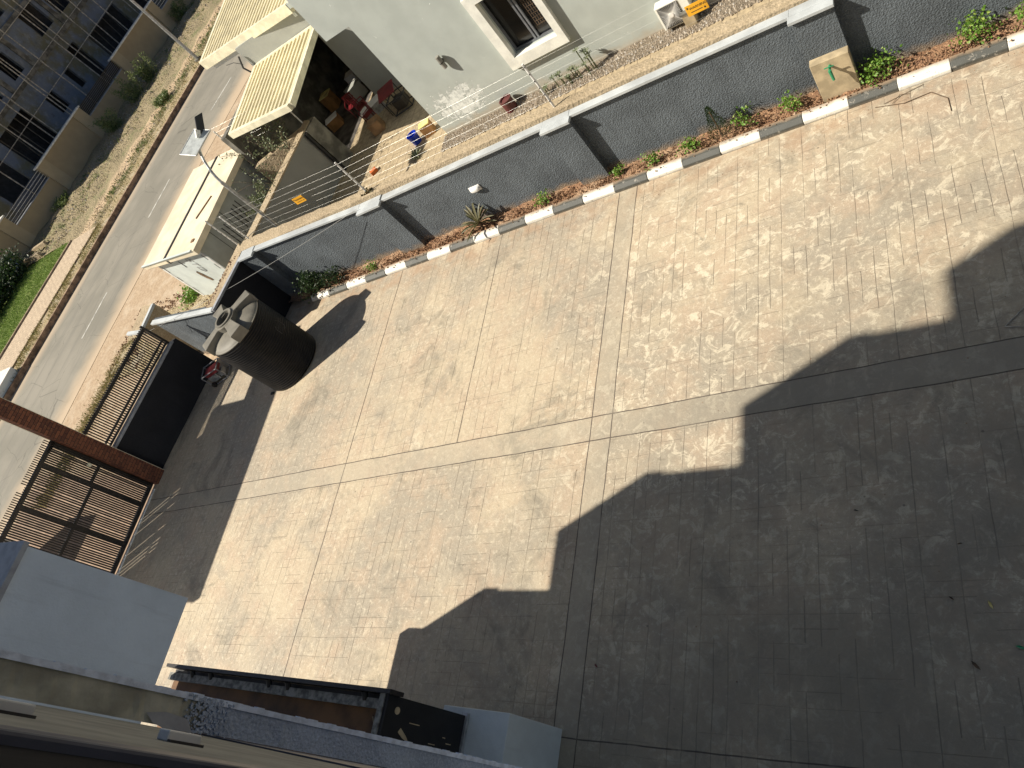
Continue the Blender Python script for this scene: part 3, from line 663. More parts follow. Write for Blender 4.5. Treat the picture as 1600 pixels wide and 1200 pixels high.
# black clad store beside the entrance
EN = thing('black_clad_canopy', 'black sheet clad canopy box with rusty brown inside, against the white block', 'canopy', (-11, .1, 0))
MB().box(-8.12, -8.06, -.36, .798, 1.5, 3.22).build('black_cladding', 'black', EN)
MB().box(-13.98, -8.0, .80, .86, 3.0, 3.28).build('top_rim', 'gatebrown', EN)
M['dustysteel'] = plain('dusty_steel', (.22, .215, .19), .7, .3, 9)
MB().box(-13.98, -8.22, .60, .73, 3.06, 3.16).build('front_beam', 'dustysteel', EN)
MB().box(-8.22, -8.12, -.36, .80, 3.12, 3.24).build('side_beam', 'dustysteel', EN)
MB().box(-13.98, -8.12, -.38, .795, 3.0, 3.03).build('inner_floor', 'brownin', EN)
for x in (-13.2, -12.6, -10.9, -10.4, -8.6): MB().bar((x, .70, 3.14), (x, .80, 3.2), .045, 8).build('bracket', 'gatebrown', EN)
MB().bar((-8.3, .1, 2.98), (-8.45, .5, 3.06), .008, 6).build('loose_rod', 'plaster', EN)
MB().box(-13.98, -8.12, .735, .795, 3.032, 3.06).build('gap_fill', 'black', EN)  # black filler added to close the lit gap between rim and beam
MB().box(-13.9, -8.3, .12, .2, 3.03, 3.08).build('inner_rail', 'gatebrown', EN)
mb = MB(); mb.bar((-8.058, .62, 3.0), (-8.052, .62, 3.0), .05, 12)
mb.add([(-8.056, .42, 2.86), (-8.056, .33, 2.72), (-8.056, .25, 2.64), (-8.056, .30, 2.80), (-8.056, .36, 2.9)], [(0, 1, 2, 3, 4)])
mb.add([(-8.056, .05, 2.30), (-8.056, -.02, 2.2), (-8.056, .02, 2.1), (-8.056, .1, 2.2)], [(0, 1, 2, 3)])
for (y, z) in ((.3, 2.1), (.42, 1.9), (.1, 1.9), (.5, 2.5), (.2, 2.4), (.35, 1.75), (.0, 1.7)): mb.box(-8.057, -8.053, y, y + .012, z, z + random.uniform(.05, .25))
tag(mb.build('paint_scrape', 'plaster', EN), kind='stuff')
MB().box(-8.14, -8.02, -.36, .84, 1.48, 1.53).build('bottom_edge', 'steel', EN)
MB().box(-11.2, -8.62, -.39, .60, 0, 2.9).build('base_wall', 'whitewall', EN)
WB = thing('white_plinth', 'low white painted masonry block under the right end of the black store', 'plinth', (-7.9, .3, 0))
MB().box(-8.6, -7.27, -.39, .92, 0, 1.46).build('plinth_block', 'whitewall2', WB, bevel=.01)
# pier and window reveal right next to the camera
PR = thing('window_pier', 'rough plastered pier and window reveal running along the bottom left corner of the picture', 'pier', (-3, -.05, 9))
def rough_face(name, x, y0f, y1f, z0, z1, mat, amp):
    mb = MB(); n = 160; vs = []
    for i in range(n + 1):
        z = z0 + (z1 - z0) * i / n; e = random.uniform(-amp, amp)
        vs += [(x - .3, y0f, z), (x, y0f, z), (x + random.uniform(-.004, .004), (y0f + y1f) / 2, z), (x, y1f + e, z), (x - .02, y1f + .012 + e, z), (x - .3, y1f + .012, z)]
    fs = [(i * 6 + j, i * 6 + j + 1, (i + 1) * 6 + j + 1, (i + 1) * 6 + j) for i in range(n) for j in range(5)]
    return mb.add(vs, [f for f in fs]).build(name, mat, PR, smooth=False)
M['rough_blue'] = mk_render('rough_blue_grey_plaster', (.38, .44, .53), bumpd=.006, scale=60, bs=1)
M['pale_edge'] = plain('pale_paint_edge', (.66, .73, .84), .8, .1, 20, bs=.6)
rough_face('lower_pier_face', -3.0, -.035, .078, 0, 9.1, 'rough_blue', .003)
rough_face('upper_pier_face', -3.004, -.035, .078, 9.1, 13, 'plaster2', .003)
mb = MB()
n = 220
for i in range(n):
    z = 4 + 8.5 * i / n; e = random.uniform(0, .006); z2 = z + 8.5 / n
    mb.box(-3.02, -2.994, .076, .098 + e, z, z2)
mb.build('paint_edge', 'pale_edge', PR)
mb = MB()
for i in range(260):
    z = 9.1 + random.gauss(0, .05); y = random.uniform(-.04, .095); r = random.uniform(.002, .009)
    mb.obox((-2.995, y, z), (r, r * 1.2, r * 1.6), Matrix.Rotation(random.random() * 3, 3, 'X'))
tag(mb.build('broken_plaster', 'rough_blue', PR), kind='stuff')
MB().add([(-2.99, -.03, 9.32), (-2.99, .0, 9.36), (-2.99, .015, 9.28), (-2.99, .005, 9.18), (-2.99, -.04, 9.14), (-2.99, -.045, 9.26)], [(0, 1, 2, 3, 4, 5)]).build('bare_patch', 'shade_trim', PR)
MB().box(-3.0, -.86, -.30, -.043, 8.0, 13).build('reveal_wall', plain('olive_reveal_paint', (.27, .255, .205), .9, .1, 6, bs=.5), PR)
mb = MB(); mb.box(-2.98, -.9, -.0425, -.037, 8.0, 9.1); mb.build('sealant_line', 'winframe', PR)
mb = MB()
M['clip'] = plain('pale_clip_metal', (.55, .55, .52), .5)
for z0_, z1_ in ((10.375, 10.44), (10.04, 10.115)):
    c_ = MB().box(-1.54, -1.50, -.043, -.022, z0_, z1_).build('shutter_clip', 'clip', PR, bevel=.003)
    MB().box(-1.498, -1.485, -.043, -.038, z0_, z1_).build('clip_shadow', 'inkblack', c_)  # black strip put in as the shadow below the clip
WF = thing('window_frame', 'dark navy window frame upright at the extreme bottom left corner', 'window frame', (-.8, -.1, 9.8))
MB().box(-.86, -.78, -.085, -.034, 9, 12).build('frame_upright', 'winframe', WF, bevel=.004)
MB().box(-.779, -.12, -.30, -.046, 9, 12).build('interior_fill', 'interior', WF)  # solid black box standing in for the unlit room

# ================================================================== WATER TANK
TK = thing('water_tank', 'large black ribbed plastic water tank standing in the yard corner', 'water tank', (-19.12, 10.42, 0))
R0 = 1.03
prof = [(R0 - .05, 0.0), (R0, .03)]
nr = 27
for i in range(nr):
    z = .06 + i * .08; prof += [(R0, z), (R0 + .012, z + .016), (R0 + .012, z + .036), (R0 - .018, z + .05), (R0 - .018, z + .07)]
zt = .06 + nr * .08
prof += [(R0, zt + .01), (R0, zt + .05)]
n0 = len(prof)
MB().lathe(prof, (-19.12, 10.42, 0), 72, 0).build('tank_body', 'tank', TK, smooth=True)
zs = zt + .05
dome = [(R0, zs), (R0 - .01, zs + .02)] + [(.30 + (R0 - .30) * math.cos(t) ** .75, zs - .05 + .24 * math.sin(t)) for t in [rad(a) for a in (10, 22, 34, 46, 58, 70, 80, 90)]]
MB().lathe(dome, (-19.12, 10.42, 0), 72, 0).build('tank_shoulder', 'tank_dusty', TK, smooth=True)
mb = MB()
for k_ in range(4):
    a = rad(55 + 90 * k_); u = Vector((math.cos(a), math.sin(a), 0)); v = Vector((-u.y, u.x, 0)); c = Vector((-19.12, 10.42, 0))
    pts = [(.22, .19, zs + .36), (.42, .15, zs + .36), (.78, .19, zs + .335), (1.05, .23, zs + .31)]
    top = [c + u * r + v * (w_ * s_) + Vector((0, 0, z)) for s_ in (1, -1) for r, w_, z in pts]
    bot = [c + u * r + v * (w_ * s_) + Vector((0, 0, (z - .40 if r < 1 else zs - .02))) for s_ in (1, -1) for r, w_, z in pts]
    vs = top + bot; fs = []
    for i in range(3): fs += [(i, 4 + i, 5 + i, 1 + i), (i, i + 1, 9 + i, 8 + i), (4 + i, 12 + i, 13 + i, 5 + i), (8 + i, 9 + i, 13 + i, 12 + i)]
    fs += [(3, 7, 15, 11)]
    mb.add(vs, fs)
mb.build('cross_brace', 'tank_dusty', TK, bevel=.02)
MB().lathe([(.40, zs + .15), (.40, zs + .365), (.34, zs + .375), (.34, zs + .42), (.27, zs + .42), (.265, zs + .24)], (-19.12, 10.42, 0), 40, caps=False).build('hatch_rim', 'tank_dusty', TK, smooth=False)
MB().lathe([(.266, zs + .21), (.266, zs + .24)], (-19.12, 10.42, 0), 32).build('hatch_hole', 'interior', TK)
mb = MB()   # printed label outline on the body
def onbody(a, z): return (-19.12 + (R0 + .008) * math.cos(rad(a)), 10.42 + (R0 + .008) * math.sin(rad(a)), z)
lab = [(23, 1.50), (20, 1.62), (8, 1.60), (4, 1.48), (4, 1.28), (20, 1.25), (23, 1.32), (23, 1.50)]
for (a, z), (b, z2) in zip(lab, lab[1:]): mb.bar(onbody(a, z), onbody(b, z2), .004, 4)
for i in range(5): mb.bar(onbody(8, 1.32 + i * .05), onbody(19, 1.31 + i * .05), .0012, 4)
mb.build('printed_label', plain('faded_print', (.22, .21, .20), .7), TK)
mb = MB().box(-19.72, -19.6, 9.36, 9.44, 0, .05)
tag(mb.build('wedge_block', 'gatebrown'), 'small dark block lying at the foot of the water tank', 'block')

# generator beside the tank
GN = thing('generator', 'small portable generator with red casing and grey tube frame in the shade behind the tank', 'generator', (-23.3, 10.6, 0))
RZ = Matrix.Rotation(rad(20), 3, 'Z'); gc = Vector((-23.3, 10.75, 0))
def gp(x, y, z): return gc + RZ @ Vector((x, y, z))
mb = MB()
for sx in (-.38, .38):
    mb.path([gp(sx, -.26, .05), gp(sx, -.26, .58), gp(sx, .26, .58), gp(sx, .26, .05), gp(sx, -.26, .05)], .02, 8)
for sy in (-.26, .26):
    for z in (.05, .58): mb.bar(gp(-.38, sy, z), gp(.38, sy, z), .02)
mb.build('tube_frame', plain('grey_tube_paint', (.20, .205, .22), .45), GN)
MB().obox(gp(0, 0, .47), (.60, .38, .16), RZ).build('fuel_tank', plain('dark_red_paint', (.20, .03, .035), .4), GN, bevel=.03)
MB().obox(gp(-.12, 0, .24), (.40, .36, .28), RZ).obox(gp(.2, 0, .22), (.2, .28, .22), RZ).build('engine_block', 'steel', GN, bevel=.02)
mb = MB()
for s_ in (-1, 1): MB().bar(gp(-.3, s_ * .24, .10), gp(-.3, s_ * .31, .10), .10, 16).build('wheel', 'gatebrown', GN)

# cable
mb = MB(); a = Vector((-14.95, 13.42, 2.2)); b = Vector((-24.9, 11.4, 2.5)); pts = []
for i in range(25):
    t = i / 24; p = a.lerp(b, t); p.z -= .35 * 4 * t * (1 - t) * .4; pts.append(p)
mb.path(pts, .006, 5); tag(mb.build('cable', 'wire'), 'thin pale cable strung from the grey wall past the water tank to the slatted fence', 'cable')

# ================================================================== ELECTRIC FENCE
def epost(x, y, z, h, label):
    o = thing('fence_post', label, 'fence post', (x, y, z), 'electric fence posts on the old walls')
    MB().bar((x, y, z - .1), (x, y, z + h), .028, 8).build('post', 'steelwhite', o)
    for i in range(6): MB().bar((x, y - .04, z + .22 + i * (h - .3) / 5), (x, y + .04, z + .22 + i * (h - .3) / 5), .014, 6).build('insulator', 'inkblack', o)
epost(-20.67, 14.34, 2.2, 1.24, 'white fence post at the wall corner nearest the camera')
epost(-21.59, 14.5, 2.2, 1.26, 'white fence post in front of the kiosk side wall, behind the corner post')
epost(-14.89, 14.12, 2.05, 1.32, 'white fence post with a stone at its foot left of the blue bucket')
epost(-8.36, 14.1, 2.05, 1.34, 'white fence post below the big house window')
epost(-20.92, 20.25, 2.15, 1.34, 'white fence post in front of the cream corrugated carport roof')
epost(-24.5, 20.1, 2.55, 1.07, 'thin white fence post at the far end of the kiosk roof')
epost(-1.9, 14.1, 2.05, 1.34, 'white fence post above the right hand tap block')
mb = MB()
runs = [((-21.59, 14.5, 2.2), (-20.67, 14.34, 2.2)), ((-20.67, 14.34, 2.2), (-14.89, 14.12, 2.05)), ((-14.89, 14.12, 2.05), (-8.36, 14.1, 2.05)), ((-8.36, 14.1, 2.05), (-1.9, 14.1, 2.05)), ((-21.59, 14.5, 2.2), (-20.92, 20.25, 2.15)), ((-20.92, 20.25, 2.15), (-24.5, 20.1, 2.5))]
for a, b in runs:
    for i in range(6):
        dz = .22 + i * .205; mb.bar((a[0], a[1], a[2] + dz), (b[0], b[1], b[2] + dz), .0012, 4)
tag(mb.build('fence_wires', 'wire'), 'six parallel bright electric fence wires strung between the white posts', 'fence wire')
def wsign(x, z, label):
    o = thing('warning_sign', label, 'sign', (x, 14.09, z), 'orange warning plates on the electric fence')
    MB().box(x - .22, x + .22, 14.085, 14.095, z - .12, z + .12).build('plate', 'orange', o, bevel=.003)
    fm = lambda dx, dz: frame4((x + dx, 14.083, z + dz), (1, 0, 0), (0, 0, 1))
    text_mesh('lettering', 'WARNING', .075, 'inkblack', fm(.03, .03), o, .2, .001)
    MB().box(x - .14, x + .1, 14.0835, 14.085, z - .06, z - .045).box(x - .19, x - .16, 14.0835, 14.085, z + .04, z + .08).bar((x + .15, 14.083, z - .06), (x + .15, 14.085, z - .06), .02, 8).build('symbol', 'inkblack', o)
wsign(-17.1, 2.86, 'orange warning plate hanging on the wires above the yard corner by the blue mark')
wsign(-4.46, 2.75, 'orange warning plate hanging on the wires beside the air conditioner')
mb = MB(); 
for i in range(60):
    mb.leaf((-14.85 + random.gauss(0, .08), 14.05 + random.gauss(0, .07), 2.05 + random.uniform(0, .12)), .09, wd=.8)
tag(mb.build('moss_clump', 'leafred'), 'dry brown clump at the foot of the white fence post near the pilaster', 'plant')

# ================================================================== NEIGHBOUR'S HOUSE
NH = thing('house', 'pale grey rendered house with peeling paint and a cream framed window', 'house', (-8, 20, 0))
Yw = 18.5
mb = MB()
hole = (-10.97, -9.45, 1.36, 3.3)
holed(mb, lambda u, v, d: (u, Yw + d, v), (-14.8, 12), (-.1, 4.58), [hole], .3)
mb.add([(-14.8, Yw, -.1), (-14.8, Yw, 4.58), (-14.8, 24, 4.58), (-14.8, 24, -.1)], [(0, 1, 2, 3)])
mb.add([(-15.82, Yw, 4.58), (-14.8, Yw, 4.58), (12, Yw, 4.58), (12, Yw, 11), (-15.82, Yw, 11)], [(0, 1, 2, 3, 4)])
mb.add([(-15.82, Yw, 4.58), (-15.82, Yw, 11), (-15.82, 30, 11), (-15.82, 30, 4.58)], [(0, 1, 2, 3)])
mb.add([(-15.82, Yw, 4.58), (-15.82, 30, 4.58), (12, 30, 4.58), (12, Yw, 4.58)], [(0, 1, 2, 3)])
mb.add([(-15.82, Yw, 11), (12, Yw, 11), (12, 30, 11), (-15.82, 30, 11)], [(0, 1, 2, 3)])
mb.add([(12, Yw, -.1), (12, Yw, 11), (12, 30, 11), (12, 30, -.1)], [(0, 1, 2, 3)])
mb.build('wall', 'house', NH)
mb = MB()
a0, a1, c0, c1 = -11.25, -9.25, 1.05, 3.55
for (x0, x1, z0, z1) in ((a0, hole[0] + .02, c0, c1), (hole[1] - .02, a1, c0, c1), (hole[0] + .02, hole[1] - .02, c0, hole[2] + .02), (hole[0] + .02, hole[1] - .02, hole[3] - .02, c1)):
    mb.box(x0, x1, Yw - .16, Yw + .05, z0, z1)
WN = mb.build('window', 'house_trim', NH)
mb = MB(); h = hole; fy = Yw + .18
for (x0, x1, z0, z1) in ((h[0], h[0] + .06, h[2], h[3]), (h[1] - .06, h[1], h[2], h[3]), (h[0] + .06, h[1] - .06, h[2], h[2] + .07), (h[0] + .06, h[1] - .06, h[3] - .06, h[3])): mb.box(x0, x1, fy, fy + .06, z0, z1)
mb.box(-10.25, -10.19, fy - .01, fy + .055, h[2] + .07, h[3] - .06).box(-10.15, -10.09, fy + .0, fy + .055, h[2] + .07, h[3] - .06)
mb.build('frame', 'alu', WN)
MB().box(h[0], h[1], fy + .07, fy + .08, h[2], h[3]).build('pane', 'glass', WN)
mb = MB()
for i in range(6): mb.box(-9.98 + i * .075, -9.965 + i * .075, fy + .062, fy + .068, 1.7, 2.6)
for i in range(8): mb.box(-10.0, -9.58, fy + .062, fy + .068, 1.72 + i * .12, 1.732 + i * .12)
mb.build('burglar_bars', 'bark', WN)
WL = thing('outdoor_wall_light', 'small grey cylindrical wall light left of the house window', 'wall lamp', (-13.03, 18.5, 2.3))
MB().bar((-13.03, 18.38, 2.12), (-13.03, 18.38, 2.55), .075, 14).build('lamp_body', plain('weathered_lamp', (.30, .29, .25), .6), WL, bevel=.01)
MB().box(-13.07, -12.99, 18.38, 18.5, 2.3, 2.38).bar((-13.03, 18.38, 2.31), (-13.03, 18.38, 2.34), .079, 14).build('bracket', 'inkblack', WL)
AC = thing('air_conditioner', 'white outdoor air conditioning unit with round fan grille on the house wall', 'air conditioner', (-6.2, 18.2, .4))
MB().box(-6.72, -5.85, 18.12, 18.42, .16, .86).build('casing', 'house_trim', AC, bevel=.015)
mb = MB(); cx, cz = -6.38, .52
MB().box(-6.66, -6.10, 18.105, 18.12, .20, .82).build('fan_opening', 'inkblack', AC)
for i in range(48):
    a = 2 * math.pi * i / 48; r1 = .29
    ex = max(-.27, min(.27, math.cos(a) * .42)); ez = max(-.30, min(.30, math.sin(a) * .42))
    mb.bar((cx + .06 * math.cos(a), 18.10, cz + .06 * math.sin(a)), (cx + ex, 18.10, cz + ez), .0045, 4)
mb.bar((cx, 18.085, cz), (cx, 18.105, cz), .065, 20); mb.build('fan_grille', 'steelwhite', AC)
MB().box(-6.6, -6.56, 18.14, 18.5, .06, .16).build('bracket', 'steel', AC); MB().box(-6.0, -5.96, 18.14, 18.5, .06, .16).build('bracket', 'steel', AC)
IB = thing('inspection_box', 'small pale concrete box with a dark cap under the air conditioner', 'box', (-6.0, 18.2, 0))
MB().box(-6.15, -5.85, 18.0, 18.3, -.05, .42).build('box_body', 'plaster', IB, bevel=.01)
MB().box(-6.18, -5.82, 17.97, 18.33, .42, .47).build('box_cap', 'conc', IB)
PT = thing('flower_pot', 'maroon drum shaped pot against the house wall below the window', 'pot', (-11.9, 18.2, 0))
MB().lathe([(.17, 0), (.2, .03), (.2, .4), (.215, .41), (.215, .44), (.17, .44), (.17, .40)], (-12.0, 18.2, 0), 24).build('pot', 'maroon', PT)
struct('gravel_bed', MB().box(-14.9, 6, 17.75, 18.498, -.05, .03), 'gravel')
mb = MB()
for i in range(3500):
    x = random.uniform(-14.9, -2); y = random.uniform(17.7, 18.45); r = random.uniform(.015, .05)
    mb.add([(x + r, y, .02), (x, y + r, .02), (x - r, y, .02), (x, y - r, .02), (x, y, .03 + r)], [(0, 1, 4), (1, 2, 4), (2, 3, 4), (3, 0, 4)])
tag(mb.build('pebbles', 'stone'), 'pebbles packed in the bed along the foot of the pale house', 'pebbles', kind='stuff')

# wing, canopies
WG = thing('house_wing', 'rear wing of the house, olive grey darkened for its shade, seen below the upper floor overhang', 'building', (-17, 23.5, 0))
mb = MB().box(-20.1, -14.82, 23.4, 23.7, -.05, 4.5).box(-23.7, -20.102, 23.4, 23.7, 3.66, 4.55).box(-20.1, -19.9, 23.7, 31, -.05, 4.5); mb.build('wall', 'wing', WG)
MB().box(-23.6, -20.12, 30.0, 30.2, 0, 4.0).box(-24.0, -23.72, 19.6, 30.2, 0, 3.4).build('rear_wall_sun_block', 'conc', WG)  # second box is an unseen west wall added to keep sun out
MB().box(-23.7, -20.1, 23.72, 30.2, 4.0, 4.15).build('ceiling', 'conc', WG)
MB().box(-20.0, -15.85, 23.1, 30, 4.6, 4.8).build('upper_slab', 'house', WG)
def corrug(name, P00, P10, P11, P01, n, th, label, cat):
    """ribbed sheet roof: ribs run from the P00-P10 edge to the P01-P11 edge"""
    P00, P10, P11, P01 = map(Vector, (P00, P10, P11, P01))
    root = thing(name, label, cat, tuple((P00 + P11) / 2)); mb = MB(); prof = [(0, 0), (.30, 0), (.40, 1), (.80, 1), (.9, 0)]; vs = []
    us = [(i + a) / n for i in range(n) for a, _ in prof] + [1.0]; hs = [b * .055 for i in range(n) for _, b in prof] + [0]
    for u, h_ in zip(us, hs):
        for e, f in ((P00, P10), (P01, P11)):
            p = e.lerp(f, u); vs.append((p.x, p.y, p.z + h_))
    mb.add(vs, [(2 * i, 2 * i + 2, 2 * i + 3, 2 * i + 1) for i in range(len(us) - 1)])
    mb.add([v - Vector((0, 0, .03)) for v in (P00, P10, P11, P01)], [(0, 3, 2, 1)])
    mb.build('roof_sheet', 'cream', root)
    mb = MB()
    for a, b in ((P00, P10), (P10, P11), (P11, P01), (P01, P00)):
        d = (b - a).normalized(); nn = Vector((d.y, -d.x, 0))
        q = [a - d * .08, b + d * .08, b + d * .08 + nn * .16, a - d * .08 + nn * .16]
        mb.add([Vector(v) + Vector((0, 0, .07)) for v in q] + [Vector(v) - Vector((0, 0, th)) for v in q], [(0, 1, 2, 3), (4, 7, 6, 5), (0, 4, 5, 1), (1, 5, 6, 2), (2, 6, 7, 3), (3, 7, 4, 0)])
    mb.build('fascia', 'creamtrim', root); return root
c_ = corrug('carport_roof', (-22.9, 19.35, 3.5), (-19.15, 18.75, 3.5), (-19.75, 23.2, 3.62), (-23.4, 23.25, 3.62), 14, .16, 'cream corrugated carport roof between the kiosk and the pale house', 'carport')
c2 = corrug('upper_canopy_roof', (-26.1, 24.0, 4.75), (-20.0, 23.25, 4.75), (-21.6, 33.5, 4.95), (-28.6, 34.5, 4.95), 24, .30, 'larger cream corrugated canopy roof at the top edge behind the carport', 'canopy')
MB().prism([(-26.0, 24.1), (-20.1, 23.38), (-20.1, 23.5), (-26.0, 24.3)], 4.2, 4.44).build('eaves_beam', 'whitewall2', c2)
mb = MB(); mb.path([(-23.75, 23.3, 4.3), (-23.9, 23.15, 3.9), (-23.7, 23.1, 3.6), (-23.75, 23.2, 3.3), (-23.9, 23.3, 3.5)], .04, 6); mb.path([(-24.6, 23.3, 4.3), (-24.1, 23.2, 4.25), (-23.8, 23.2, 4.0)], .012, 5)
tag(mb.build('cable_bundle', 'inkblack'), 'tangled black cable bundle at the left end of the beam over the carport', 'cable')

# strip wall between kiosk and neighbour yard
SW = thing('dividing_wall', 'tall grey dividing wall with beige top running from the yard corner toward the carport', 'wall', (-21.1, 17, 0))
MB().prism([(-20.98, 14.35), (-20.52, 19.55), (-20.74, 19.6), (-21.25, 14.35)], -.05, 2.04).build('wall_panel', mk_house('grey_dividing_wall_paint', (.27, .27, .25), False), SW)
MB().prism([(-20.96, 14.3), (-20.44, 20.1), (-20.82, 20.3), (-21.4, 14.3)], 2.042, 2.10).build('wall_top', 'oldtop', SW)
MB().prism([(-20.40, 19.56), (-20.30, 20.3), (-20.75, 20.35), (-20.80, 19.6)], -.05, 2.041).build('end_pillar', 'conc', SW)
MB().bar((-20.44, 19.45, 0), (-20.44, 19.45, 2.0), .06, 8).build('drain_pipe', 'inkblack', SW)
MB().prism([(-20.955, 14.5), (-20.83, 16.0), (-20.80, 16.0), (-20.93, 14.5)], .0, 1.5).build('repair_patch', 'wing', SW)
MB().prism([(-20.86, 15.25), (-20.83, 15.5), (-20.82, 15.5), (-20.85, 15.25)], .85, 1.0).build('blue_mark', 'blue', SW)
PW = thing('planter_wall', 'low beige wall with plants growing on it, below the carport roof edge', 'wall', (-22, 19.2, 0))
MB().prism([(-20.85, 19.9), (-23.4, 19.1), (-23.5, 19.4), (-20.9, 20.25)], -.05, 2.0).build('wall_panel', 'oldtop', PW)

# clutter in the dark yard -------------------------------------------------
def plastic_chair(x, y, rz, label):
    o = thing('plastic_chair', label, 'chair', (0, 0, 0), 'red plastic chairs in the neighbour yard')
    MB().box(-.22, .22, -.22, .22, .42, .45).build('seat', 'red', o, bevel=.01)
    mb = MB()
    for i in range(5): mb.box(-.2 + i * .09, -.155 + i * .09, .2, .23, .45, .85)
    mb.box(-.22, .22, .2, .235, .80, .88); mb.build('backrest', 'red', o)
    for sx in (-.2, .2):
        for sy in (-.2, .2): MB().bar((sx, sy, 0), (sx * .95, sy * .95, .43), .022, 6).build('leg', 'red', o)
    mb = MB()
    for sx in (-.22, .22): MB().path([(sx, -.2, .43), (sx, -.2, .64), (sx, .2, .66)], .02, 6).build('armrest', 'red', o)
    o.location = (x, y, 0); o.rotation_euler.z = rz; return o
plastic_chair(-21.0, 23.0, .4, 'red chair among the boxes near the carport roof edge')
plastic_chair(-19.6, 21.7, -.6, 'red chair in the middle of the dark yard')
plastic_chair(-20.3, 22.6, 2.2, 'red chair standing behind the other red chairs')
TB = thing('red_table', 'small table with a dark red patterned top near the house corner', 'table', (-18.4, 22.0, 0))
RT = Matrix.Rotation(.45, 3, 'Z')
MB().obox((-18.4, 22.0, .72), (.75, 1.05, .05), RT).build('table_top', 'red', TB, bevel=.01)
for sx in (-.32, .32):
    for sy in (-.45, .45):
        p = Vector((-18.4, 22.0, 0)) + RT @ Vector((sx, sy, 0)); MB().bar(p, p + Vector((0, 0, .7)), .02, 6).build('leg', 'gatebrown', TB)
GR = thing('motor_frame', 'black wheeled frame in the shade next to the red topped table', 'machine', (-17.7, 21.4, 0))
mb = MB()
for z in (.1, .65):
    mb.path([(-18.1, 21.1, z), (-17.3, 21.3, z), (-17.4, 21.9, z), (-18.15, 21.8, z), (-18.1, 21.1, z)], .025, 6)
for p in ((-18.1, 21.1), (-17.3, 21.3), (-17.4, 21.9), (-18.15, 21.8)): mb.bar((*p, .1), (*p, .65), .025, 6)
mb.build('tube_frame', 'inkblack', GR); MB().box(-18.0, -17.5, 21.25, 21.75, .15, .55).build('motor', 'gatebrown', GR, bevel=.04)
def crate(x, y, sx, sy, sz, rz, mat, label, cat='box', lid=None, z=0):
    o = thing('storage_box', label, cat, (x, y, z), 'boxes and boards in the neighbour yard'); R_ = Matrix.Rotation(rz, 3, 'Z')
    MB().obox((x, y, z + sz / 2), (sx, sy, sz), R_).build('box_body', mat, o, bevel=.012)
    if lid: MB().obox((x, y, z + sz + .02), (sx * 1.04, sy * 1.04, .045), R_).build('box_lid', lid, o, bevel=.01)
crate(-22.3, 22.9, .6, .45, .45, .5, 'cardboard', 'white lidded box left of the red chairs', lid='plastic_white')
crate(-19.7, 22.3, .95, .5, .4, .7, 'steel', 'long white board topped box between two red chairs', lid='plastic_white')
crate(-19.0, 20.95, .5, .5, .45, .35, 'wood', 'open wooden box with slots at the shady foot of the dividing wall', lid='wood')
crate(-20.2, 25.2, .6, .5, .5, .3, 'shade_trim', 'pale grey box deep in the shade under the canopy', lid='shade_trim')
crate(-22.2, 25.6, .5, .5, .5, .2, 'plastic_white', 'small white box furthest back under the canopy', lid='plastic_white')
crate(-21.4, 24.2, .7, .5, .6, .9, 'wing', 'grey green cupboard under the canopy', lid='wing')
crate(-23.2, 24.6, .5, .5, .7, .1, 'cardboard', 'brown carton stacked by the left canopy post', lid='yellow')
crate(-18.35, 18.4, .28, .22, .14, .7, 'terracotta', 'orange brick lying on the paving below the fence wires', cat='brick')
crate(-15.75, 19.1, .42, .34, .42, .3, 'cardboard', 'brown cardboard carton with pale yellow top by the house corner', cat='carton', lid='yellow')
BK = thing('bucket', 'bright blue plastic bucket on the sunlit paving by the house corner', 'bucket', (-16.35, 18.95, 0))
MB().lathe([(.16, 0), (.205, .36), (.215, .36), (.215, .375), (.195, .375), (.155, .03), (.0, .03)], (-16.35, 18.95, 0), 28, caps=False).lathe([(.16, 0), (.0001, 0)], (-16.35, 18.95, 0), 28, caps=False).build('bucket_body', 'blue', BK, smooth=False)
mb = MB(); mb.path([(-16.35 + .21 * math.cos(rad(a)), 18.95 - .10 * math.sin(rad(a)), .36 - .12 * math.sin(rad(a))) for a in range(0, 181, 15)], .005, 5); mb.build('handle', 'steelwhite', BK)
TBN = thing('tube_light', 'white fluorescent batten fixed along the wing wall', 'lamp', (-20.3, 23.5, 2.3))
MB().bar((-20.2, 24.5, 3.0), (-20.2, 25.9, 3.0), .04, 8).build('tube', 'plastic_white', TBN); MB().box(-20.19, -20.1, 24.4, 26.0, 3.05, 3.12).build('batten', 'steelwhite', TBN)

# ================================================================== KIOSK
KQ = thing('kiosk', 'white prefabricated kiosk with cream two pan roof and faded lettering on its front', 'kiosk', (-26, 17.5, 0))
A_, B_, C_, D_ = (-27.75, 15.52), (-24.05, 14.95), (-24.1, 20.1), (-27.9, 20.55)
MB().prism([A_, B_, C_, D_], -.02, 2.34).build('walls', ['kiosk'], KQ)
sA, sB, sC, sD = (-28.17, 15.35), (-23.85, 14.68), (-23.9, 20.2), (-28.1, 20.7)
mA, mC = (-26.15, 15.04), (-26.0, 20.45)
mb = MB().prism([sA, (mA[0] - .05, mA[1] + .0), (mC[0] - .05, mC[1]), sD], 2.36, 2.56).prism([(mA[0] + .07, mA[1]), sB, sC, (mC[0] + .07, mC[1])], 2.36, 2.60)
mb.build('roof', 'kiosktop', KQ, bevel=.01)
MB().prism([(mA[0] - .052, mA[1] + .02), (mA[0] + .072, mA[1] + .02), (mC[0] + .072, mC[1] - .05), (mC[0] - .052, mC[1] - .05)], 2.3, 2.63).build('roof_joint', 'inkblack', KQ)
fd = (Vector((*B_, 0)) - Vector((*A_, 0))).normalized(); fn = Vector((fd.y, -fd.x, 0))
